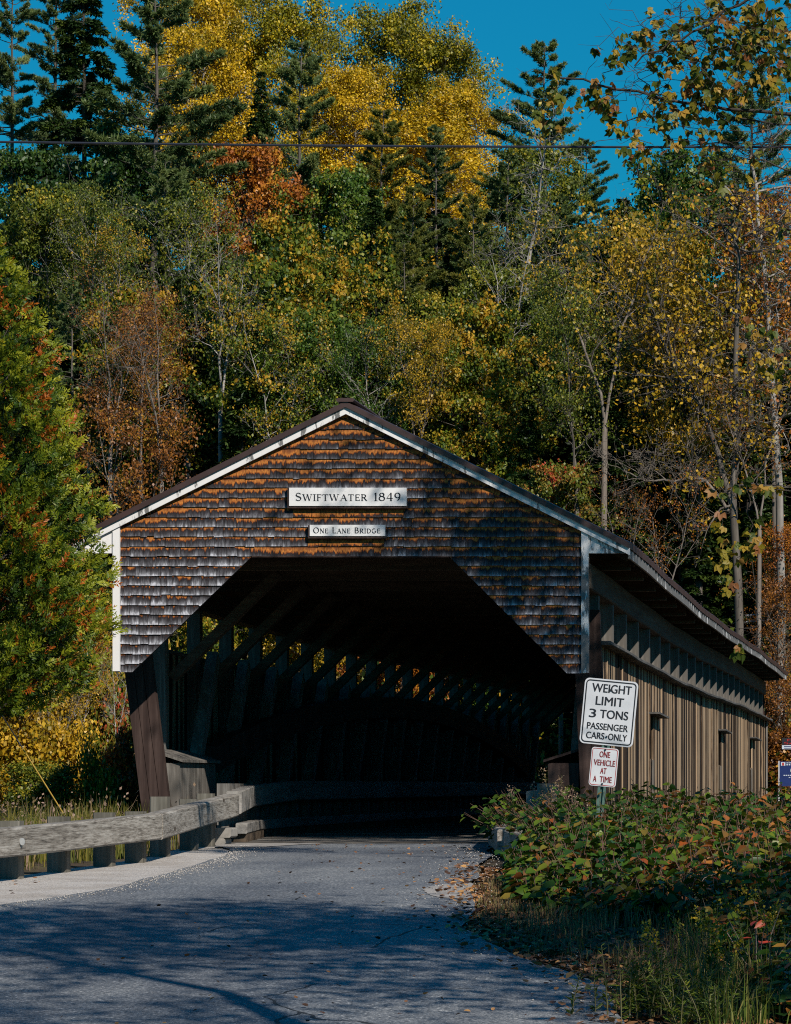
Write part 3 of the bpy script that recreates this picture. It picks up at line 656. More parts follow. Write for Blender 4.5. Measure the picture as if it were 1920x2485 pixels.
bulge = lambda u: t_ + (T-t_)*math.sin(math.pi*u)
SER = {
 'I': (.3, [(.15,0,.15,1,T)] + sv(.15,0,.3) + sv(.15,1,.3)),
 '1': (.4, [(.22,0,.22,1,T),(.22,.98,.08,.85,t_)] + sv(.22,0,.34)),
 'T': (.72, [(.36,0,.36,1,T),(.02,.97,.7,.97,t_),(.03,1,.03,.8,.045),(.69,1,.69,.8,.045)] + sv(.36,0,.32)),
 'F': (.58, [(.14,0,.14,1,T),(.1,.97,.56,.97,t_),(.14,.52,.45,.52,t_),(.55,1,.55,.8,.045),(.45,.62,.45,.42,.045)] + sv(.14,0,.3) + sv(.1,1,.2)),
 'E': (.62, [(.14,0,.14,1,T),(.1,.97,.56,.97,t_),(.14,.52,.46,.52,t_),(.1,.03,.6,.03,t_),(.55,1,.55,.8,.045),(.46,.62,.46,.42,.045),(.59,0,.59,.22,.045)]),
 'L': (.6, [(.14,0,.14,1,T),(.1,.03,.56,.03,t_),(.56,0,.56,.22,.045)] + sv(.14,1,.3)),
 'A': (.86, [(.10,0,.44,1,t_),(.44,1,.76,0,T),(.22,.36,.62,.36,t_)] + sv(.1,0,.26) + sv(.77,0,.28)),
 'N': (.84, [(.13,0,.13,1,t_),(.13,1,.7,0,T),(.7,0,.7,1,t_)] + sv(.13,0,.26) + sv(.1,1,.22) + sv(.7,1,.26)),
 'W': (1.2, [(.1,1,.36,0,T),(.36,0,.6,1,t_),(.6,1,.85,0,T),(.85,0,1.1,1,t_)] + sv(.1,1,.28) + sv(.6,1,.2) + sv(1.1,1,.24)),
 'R': (.78, [(.15,0,.15,1,T)] + poly([(.15,.97)] + arc(.34,.74,.24,.23,90,-90) + [(.15,.51)], bulge) + [(.36,.5,.68,.02,T)] + sv(.15,0,.3) + sv(.12,1,.2) + sv(.7,0,.16)),
 'B': (.72, [(.15,0,.15,1,T)] + poly([(.15,.97)] + arc(.34,.76,.21,.21,90,-90) + [(.15,.54)], bulge) + poly([(.15,.54)] + arc(.36,.285,.26,.255,90,-90) + [(.15,.03)], bulge)),
 'D': (.86, [(.15,0,.15,1,T)] + poly([(.15,.97)] + arc(.34,.5,.42,.47,90,-90,14) + [(.15,.03)], bulge)),
 'O': (.92, poly(arc(.45,.5,.38,.48,90,270), bulge) + poly(arc(.45,.5,.38,.48,-90,90), bulge)),
 'G': (.88, poly(arc(.45,.5,.38,.48,55,180), bulge) + poly(arc(.45,.5,.38,.48,180,310), bulge) + [(.7,.12,.7,.46,T)] + sv(.7,.46,.26)),
 'S': (.62, poly(arc(.31,.75,.21,.22,30,180,7), lambda u: t_+.02) + poly(arc(.31,.75,.21,.22,180,262,4) + arc(.31,.26,.24,.24,85,0,5), T) + poly(arc(.31,.26,.24,.24,0,-150,8), lambda u: t_+.02) + [(.5,.96,.5,.78,.045),(.09,.22,.09,.03,.045)]),
 '8': (.66, poly(arc(.32,.76,.2,.21,90,270), bulge) + poly(arc(.32,.76,.2,.21,-90,90), bulge) + poly(arc(.32,.28,.26,.27,90,270), bulge) + poly(arc(.32,.28,.26,.27,-90,90), bulge)),
 '4': (.68, [(.46,0,.46,1,T),(.46,1,.04,.32,t_),(.04,.3,.64,.3,t_)] + sv(.46,0,.26)),
 '9': (.66, poly(arc(.32,.68,.24,.3,90,270), bulge) + poly(arc(.32,.68,.24,.3,-90,90), bulge) + poly(arc(.22,.66,.35,.62,0,-75,8), bulge)),
 ' ': (.42, [])}
def serif(text, x0, x1, zb, y, cap, small=.80, gap=.10):
    """engraved serif capitals with small capitals, fitted between x0 and x1"""
    runs = []; first = True; tot = 0
    for ch in text:
        sc_ = cap if (first or ch.isdigit() or ch == ' ') else cap*small; first = ch == ' '
        wch = SER[ch][0]*sc_ + gap*cap; runs.append((ch, sc_, tot)); tot += wch
    k = (x1-x0)/(tot - gap*cap); mb = MB()
    for ch, s_, off in runs:
        for (ax, az, bx_, bz, th) in SER[ch][1]:
            quadstroke(mb, x0 + (off + ax*s_)*k, zb + az*s_, x0 + (off + bx_*s_)*k, zb + bz*s_, th*s_*1.05, y)
    return mb
M['black'] = plain('black_paint', (.012,.013,.018), .5, 0, .2); M['red'] = plain('dark_red_paint', (.20,.010,.012), .5, 0, .2)
M['signboard'] = paint('sign_white_paint', .27, (.3,1,1))
def board(name, x0, x1, y0p, y1p, label, text, tx0, tx1, tb, cap):
    t = empty(name, (XP((x0+x1)/2, 47), YF-.03, ZP(y1p, 47)), label, 'sign'); L = t.location
    mb = MB(); yf = YF - .095; mb.box(XP(x0,47)-L[0], XP(x1,47)-L[0], yf-L[1], -.002, 0, ZP(y0p,47)-L[2]); mb.build('board', M['signboard'], t)
    s = serif(text, XP(tx0,47)-L[0], XP(tx1,47)-L[0], ZP(tb,47)-L[2], yf-L[1]-.003, cap); s.build('lettering', M['black'], t)
    bsh = MB(); w0, w1, h1 = XP(x0,47)-L[0], XP(x1,47)-L[0], ZP(y0p,47)-L[2]
    bsh.box(w0-.025, w1+.02, yf-L[1]+.012, -.004, -.03, -.001); bsh.box(w0-.025, w0-.001, yf-L[1]+.012, -.004, 0, h1)  # dark strips below and left stand in for the board's cast shadow
    bsh.build('board_shadow', M['entry'], t)
    return t
board('name_board', 705, 989, 1185, 1229, 'long white board reading SWIFTWATER 1849 high on the shingled gable', 'SWIFTWATER 1849', 720, 976, 1216.5, .105)
board('lane_board', 755, 937, 1275, 1302, 'short white board reading ONE LANE BRIDGE under the name board', 'ONE LANE BRIDGE', 763.5, 926, 1295, .075)

# ------------------------------------------------------------------ road sign on a leaning post
def textmesh(s, width, height, bold=.012):
    """a line of sans-serif capitals as a flat mesh, centred, in x,z"""
    cu = bpy.data.curves.new('line', 'FONT'); cu.body = s; cu.size = 1; cu.offset = bold; cu.align_x = 'LEFT'
    o = bpy.data.objects.new('line', cu); col.objects.link(o); dg = bpy.context.evaluated_depsgraph_get(); me = bpy.data.meshes.new_from_object(o.evaluated_get(dg))
    co = np.empty(len(me.vertices)*3, np.float32); me.vertices.foreach_get('co', co); co = co.reshape(-1, 3)
    fs = [list(p.vertices) for p in me.polygons]; bpy.data.objects.remove(o); bpy.data.curves.remove(cu); bpy.data.meshes.remove(me)
    mn, mx = co.min(0), co.max(0); co = (co - (mn+mx)/2)/(mx-mn+1e-9).clip(1e-6); 
    V = np.stack([co[:, 0]*width, np.zeros(len(co)), co[:, 1]*height], 1); return V, fs
def lines(rows, y, mat, parent, name='lettering'):
    mb = MB()
    for s, wd, ht, cx, cz in rows:
        V, fs = textmesh(s, wd, ht, 0.0); e = ht*.028
        for k, dx in enumerate((-e, 0, e)): mb.add(V + np.array((cx + dx, y - .0003*k, cz)), [f for f in fs])
    return mb.build(name, mat, parent)
def rrect(w_, h_, r, n=6):
    p = []
    for cx, cz, a in ((w_/2-r, h_/2-r, 0), (-w_/2+r, h_/2-r, 90), (-w_/2+r, -h_/2+r, 180), (w_/2-r, -h_/2+r, 270)): p += arc(cx, cz, r, r, a, a+90, n)
    return p
def ringmesh(mb, w_, h_, r, th, y):
    a = rrect(w_, h_, r); b_ = rrect(w_-2*th, h_-2*th, max(r-th, .003)); n = len(a)
    mb.add([(x, y, z) for x, z in a] + [(x, y, z) for x, z in b_], [(i, (i+1)%n, (i+1)%n+n, i+n) for i in range(n)])
m, nt, b = newmat('sign_sheeting'); n1 = noise(nt, coords(nt), 3, 3); r = ramp(nt, [(.3,(.50,.51,.54)),(.7,(.66,.66,.68))]); nt.links.new(n1, r.inputs[0]); nt.links.new(r.outputs[0], b.inputs['Base Color']); b.inputs['Roughness'].default_value = .4; M['sheet'] = m
M['redline'] = plain('red_border', (.42,.05,.04), .5, 0, .15); M['greensteel'] = plain('green_steel', (.10,.17,.14), .5, .3, .3, 20); M['bolt'] = plain('dark_bolt', (.06,.06,.07), .4, .6)
YSg = 40.0; kx = YSg/FPX
bx, bz = XP(1452, YSg), gz(XP(1452, YSg), YSg)
sign = empty('road_sign', (bx, YSg, bz), 'leaning green post with white WEIGHT LIMIT and ONE VEHICLE AT A TIME signs', 'road sign')
sign.rotation_euler = (0, math.radians(5.4), 0)
def loc(px, py):
    """pixel to the sign post's own leaning frame"""
    dx = XP(px, YSg) - bx; dz = ZP(py, YSg) - bz; a = math.radians(5.4)
    return dx*math.cos(a) - dz*math.sin(a), dx*math.sin(a) + dz*math.cos(a)
c1 = loc(1478, 1729); c2 = loc(1465.5, 1861.5)
mb = MB()
for dx in (-.032, .032): mb.box(c2[0]+.0+dx-.014, c2[0]+dx+.014, .004, .05, -.3, c1[1]+.2)
mb.box(c2[0]-.018, c2[0]+.018, .036, .046, -.3, c1[1]+.2); mb.build('post', M['greensteel'], sign)
def panel(c, w_, h_, r, th, inset, mat, rows, nm, tm, bolts):
    p = MB(); p.prism(ccw(rrect(w_, h_, r)), -.003, 0); po = p.build(nm, M['sheet'], sign); po.location = (c[0], 0, c[1])
    rb = MB(); ringmesh(rb, w_-2*inset, h_-2*inset, r-inset*.6, th, -.0065); rb.build('border', mat, po)
    lines(rows, -.0070, tm, po)
    for z in bolts:
        bb = MB(); bb.tube([(0, -.016, z), (0, -.0075, z)], .011, 10); bb.build('bolt', M['bolt'], po)
panel(c1, .605, .742, .055, .013, .017, M['black'], [('WEIGHT', .445, .096, .01, .268), ('LIMIT', .315, .096, .0, .124), ('3', .075, .096, -.182, -.022), ('TONS', .315, .096, .062, -.022), ('PASSENGER', .462, .074, 0, -.165), ('CARS', .205, .074, -.128, -.272), ('ONLY', .21, .074, .124, -.272)], 'weight_panel', M['black'], (.255, -.275))
panel(c2, .307, .437, .035, .006, .010, M['redline'], [('ONE', .118, .066, 0, .142), ('VEHICLE', .24, .066, .004, .048), ('AT', .068, .066, .0, -.043), ('A', .037, .066, -.088, -.138), ('TIME', .135, .066, .036, -.138)], 'vehicle_panel', M['red'], (.196, -.19))

# ------------------------------------------------------------------ timber guard rails, blocks
gr = empty('guard_rail', (-8.9, 40, gz(-8.9, 40)), 'heavy weathered timber guard rail on square posts along the gravel shoulder', 'guard rail')
GO = tuple(-c for c in gr.location)
def gpart(o): o.location = GO; return o
def railpt(px):
    Y = np.interp(px, [-260, 0, 373, 562], [31.2, 34, 39.2, 46.35]); py = np.interp(px, [-260, 0, 48, 373, 562], [2070, 2044, 2041, 2006, 1953.5]); return XP(px, Y), Y, ZP(py, Y)
m, nt, b = newmat('bleached_rail'); v = coords(nt, (1,.045,1)); n1 = noise(nt, v, 13, 7, .68, .8); n2 = noise(nt, coords(nt, (1,.035,1)), 64, 5, .7, .5); n3 = noise(nt, coords(nt), 2.2, 4)
f = math_(nt, 'ADD', math_(nt, 'MULTIPLY', n1, .40), math_(nt, 'ADD', math_(nt, 'MULTIPLY', n2, .50), math_(nt, 'MULTIPLY', n3, .10)))
r = ramp(nt, [(.38,(.035,.028,.022)),(.46,(.17,.148,.122)),(.55,(.34,.31,.27)),(.68,(.52,.49,.445))]); nt.links.new(f, r.inputs[0]); 
vo = N(nt, 'ShaderNodeTexVoronoi'); vo.inputs['Scale'].default_value = 1.6; nt.links.new(coords(nt, (1,.7,2)), vo.inputs['Vector'])
c = mixc(nt, math_(nt, 'LESS_THAN', vo.outputs['Distance'], .10), r.outputs[0], (.06,.045,.03)); nt.links.new(c, b.inputs['Base Color']); b.inputs['Roughness'].default_value = .8; bump(nt, b, f, .7, .012); M['railwood'] = m
for a_, b_, h_ in ((-260, 40, .28), (41, 372, .285), (374, 562, .29)):
    mb = MB(); mb.sweep([railpt(p) for p in np.linspace(a_, b_, 5)], .20, h_, .018); gpart(mb.build('rail_beam', M['railwood'], gr))
for i, (p0, py, extra) in enumerate(((-40, 0, .05), (-150, 0, .05), (69, 0, .05), (182, 0, .05), (291, 0, .05), (366, 0, .03), (424, 0, .14), (492, 0, .03), (532, 0, .05))):
    x, Y, z = railpt(p0); x -= .19; Y += .1; g = min(gz(x, Y), float(zroad(Y))) - .1
    mb = MB(); mb.sweep([(x, Y, g), (x, Y, z + .14 + extra)], .2, .2, .012, up=(0,1,0)); gpart(mb.build('post', M['railpost'], gr))
x, Y, z = railpt(28); mb = MB(); mb.tube([(x+.098, Y-.03, z), (x+.116, Y-.04, z)], .036, 14); gpart(mb.build('reflector', plain('dull_metal_disc', (.5,.49,.47), .4, .4), gr))
g2 = empty('guard_rail', (XP(1228, 41.5), 41.5, gz(XP(1228, 41.5), 41.5)), 'short timber guard rail corner poking out of the knotweed at the road edge', 'guard rail'); GO2 = tuple(-c for c in g2.location)
xa_, za_ = XP(1228, 41.5), ZP(2042, 41.5)
mb = MB(); mb.sweep([(xa_, 41.5, za_), (-5.55, 44, za_+.06), (-5.75, 46.3, za_+.14)], .2, .28, .018); mb.build('rail_beam', M['railwood'], g2).location = GO2
mb = MB(); mb.sweep([(xa_+.09, 41.36, za_), (-4.55, 39.6, za_-.06), (-3.9, 37.0, za_-.12)], .2, .28, .018); mb.build('rail_beam', M['railwood'], g2).location = GO2
for (x, y) in ((-4.85, 40.9), (-4.2, 38.8), (-5.3, 44.0)):
    mb = MB(); mb.sweep([(x, y, gz(x, y)-.1), (x, y, za_+.17)], .2, .2, .012, up=(0,1,0)); mb.build('post', M['railpost'], g2).location = GO2
M['concrete'] = plain('rough_concrete', (.27,.25,.225), .9, 0, .3, 9)
for (px0, px1, py0, py1, Y, lb) in ((519, 561, 2009, 2033, 45.85, 'grey squared timber block resting on another at the curb end'), (516, 546, 2033.5, 2051, 45.85, 'lower grey block on the sandy road edge, carrying another')):
    mb = MB(); x0_, x1_, z0_, z1_ = XP(px0, Y), XP(px1, Y), ZP(py1, Y), ZP(py0, Y); cx = (x0_+x1_)/2
    mb.sweep([(0, 0, (z1_-z0_)/2), (0, .42, (z1_-z0_)/2)], x1_-x0_, z1_-z0_, .022); o = mb.build('curb_block', M['concrete']); o.location = (cx, Y, z0_); tag(o, lb, 'block')

# ------------------------------------------------------------------ estate agent's signs, wires, poles
M['blue'] = plain('blue_sign_board', (.015,.03,.13), .4, 0, .15); M['whitetext'] = plain('white_print', (.55,.6,.66), .5, 0, .1); M['redtext'] = plain('red_print', (.40,.02,.02), .5, 0, .1); M['palepost'] = plain('white_metal_post', (.55,.55,.56), .5, 0, .1)
Ys = 62.0
def yard(px0, px1, py0, py1, Y, name, label, build):
    x0_, x1_ = XP(px0, Y), XP(px1, Y); cx = (x0_+x1_)/2; g = gz(cx, Y); t = empty(name, (cx, Y, g), label, 'sign'); zt, zb = ZP(py0, Y)-g, ZP(py1, Y)-g
    build(t, x1_-x0_, zb, zt); return t
def b_sale(t, w_, zb, zt):
    h = zt-zb; mb = MB(); mb.box(-w_/2, w_/2, 0, .012, zb+h*.36, zt); mb.build('panel', M['black'], t)
    mb = MB(); mb.box(-w_/2, w_/2, 0, .012, zb, zb+h*.355); mb.build('phone_strip', M['whitetext'], t)
    lines([('FOR', w_*.6, h*.2, 0, zt-h*.19), ('SALE', w_*.84, h*.2, 0, zt-h*.46)], -.004, M['redtext'], t)
    mb = MB(); 
    for k in range(2): mb.box(-w_*.42, w_*.42, -.003, -.001, zb+h*(.06+.15*k), zb+h*(.12+.15*k))
    mb.build('small_print', M['blue'], t)
    mb = MB(); mb.box(-.03, .03, .014, .05, -.2, zt+.03); mb.build('post', M['black'], t)
yard(1898, 1962, 1791, 1818, Ys, 'sale_sign', 'small black sign with red FOR SALE lettering on a dark post beside the wall end', b_sale)
def b_agent(t, w_, zb, zt):
    h = zt-zb; mb = MB(); mb.box(-w_/2, w_/2, 0, .015, zb, zt); mb.build('panel', M['blue'], t)
    mb = MB(); mb.box(-w_/2-.02, -w_/2-.001, -.004, .02, -.2, zt+.01); mb.build('post', M['palepost'], t)
    mb = MB(); mb.box(w_/2+.001, w_/2+.02, -.004, .02, -.2, zt+.01); mb.build('post', M['palepost'], t)
    mb = MB(); mb.box(-w_*.45, -w_*.30, -.003, -.001, zt-h*.17, zt-h*.03); mb.build('portrait', M['whitetext'], t)
    mb = MB(); mb.box(-w_*.41, -w_*.345, -.005, -.0035, zt-h*.16, zt-h*.05); mb.build('portrait_figure', M['redtext'], t)
    mb = MB()
    for k in range(9): mb.box(-w_*.26+k*w_*.08, -w_*.21+k*w_*.08, -.003, -.001, zt-h*.155, zt-h*.10)
    for k in range(7): mb.box(-w_*.26+k*w_*.09, -w_*.19+k*w_*.09, -.003, -.001, zt-h*.07, zt-h*.04)
    for k in range(10): mb.box(-w_*.36+k*w_*.072, -w_*.31+k*w_*.072, -.003, -.001, zt-h*.58, zt-h*.54)
    for k in range(5): mb.box(-w_*.18+k*w_*.072, -w_*.13+k*w_*.072, -.003, -.001, zt-h*.66, zt-h*.63)
    mb.build('small_print', M['whitetext'], t)
    mb = MB(); s = h*.085
    for seg in poly(arc(-w_*.03, zt-h*.36, s, s*1.25, 50, 310, 14), .022): quadstroke(mb, *seg[:4], seg[4], -.004)
    bx_ = w_*.035; zc = zt-h*.44
    for seg in [(bx_, zc-s, bx_, zc+s, .02)] + poly([(bx_, zc+s)] + arc(bx_+s*.5, zc+s*.5, s*.5, s*.5, 90, -90) + [(bx_, zc)], .02) + poly([(bx_, zc)] + arc(bx_+s*.6, zc-s*.5, s*.6, s*.5, 90, -90) + [(bx_, zc-s)], .02): quadstroke(mb, *seg[:4], seg[4], -.004)
    quadstroke(mb, w_*.03+s*.9, zt-h*.29, w_*.03+s*1.2, zt-h*.29, .03, -.004)
    mb.build('monogram', M['whitetext'], t)
yard(1892, 1962, 1848, 1908, Ys-1, 'agent_sign', 'dark blue yard sign with pale letter monogram among russet weeds right of the bridge', b_agent)
yard(1340, 1391, 1824, 1862, 101, 'agent_sign', 'blue board seen through the far end of the dark bridge', b_agent)
M['wire'] = plain('grey_wire', (.035,.04,.055), .4, .3); M['guard'] = plain('yellow_plastic', (.60,.38,.08), .45, 0, .08); M['steelwire'] = plain('galvanised_wire', (.5,.5,.55), .35, .6); M['polewood'] = wood('pole_wood', (.05,.035,.025), (.12,.09,.07), (.2,.16,.13), 'z', 6)
def wire(name, pts, r_, label, sagz, mat='wire', cat='wire', group=None):
    A, B = np.array(pts[0]), np.array(pts[1]); q = [A*(1-t)+B*t + np.array((0,0,-4*sagz*t*(1-t))) for t in np.linspace(0, 1, 30)]
    mb = MB(); c0 = q[0]; mb.tube([p-c0 for p in q], r_, 6); o = mb.build(name, M[mat]); o.location = c0; return tag(o, label, cat, group)
def pole(x, y, h_, label):
    t = empty('utility_pole', (x, y, gz(x, y)), label, 'pole'); mb = MB(); mb.tube([(0,0,-.5), (0,0,h_*.5), (0,0,h_)], [.17,.145,.11], 10); mb.build('pole', M['polewood'], t)
    mb = MB(); mb.box(-.06, .06, -1.1, 1.1, h_-.75, h_-.63); mb.build('crossarm', M['polewood'], t)
    for yy in (-1, 0, 1): mb = MB(); mb.tube([(0,yy,h_-.63), (0,yy,h_-.5)], .035, 8); mb.build('insulator', M['whitetext'], t)
    return t
pole(-14.5, 40, 9.0, 'wooden utility pole off the left side carrying the overhead wire'); pole(9.0, 40, 9.3, 'wooden utility pole off the right side carrying the overhead wire')
wire('overhead_wire', ((-14.5, 40, 8.93), (9.0, 40, 8.93)), .014, 'thin dark wire crossing the whole sky above the bridge', .13)
gx, gy_, gz_ = P(140, 1952, 46)
wire('guy_wire', ((gx, gy_, gz_), (-14.5, 40, 8.6)), .0075, 'pale slanting guy wire with yellow guard sleeve left of the bridge', 0, 'steelwire', 'guy wire')
o = bpy.context.scene.objects['guy_wire']; d = np.array((-14.5-gx, 40-gy_, 8.6-gz_)); mb = MB(); mb.tube([-d*.06, d*.10], .009, 8); mb.build('guard_sleeve', M['guard'], o)
for zo, lb in ((5.05, 'upper of two far wires passing behind the bridge at the eaves'), (4.87, 'lower of two far wires passing behind the bridge at the eaves')):
    wire('overhead_wire', ((-30, 99.5, zo - .35), (4.0, 99.5, zo + 2.2)), .022, lb, .22, 'steelwire', group='far wires behind the bridge')
pole(-30, 99.5, 7.2, 'far utility pole left among the trees across the river'); pole(4.0, 99.5, 8.2, 'far utility pole right beyond the far bridge end')

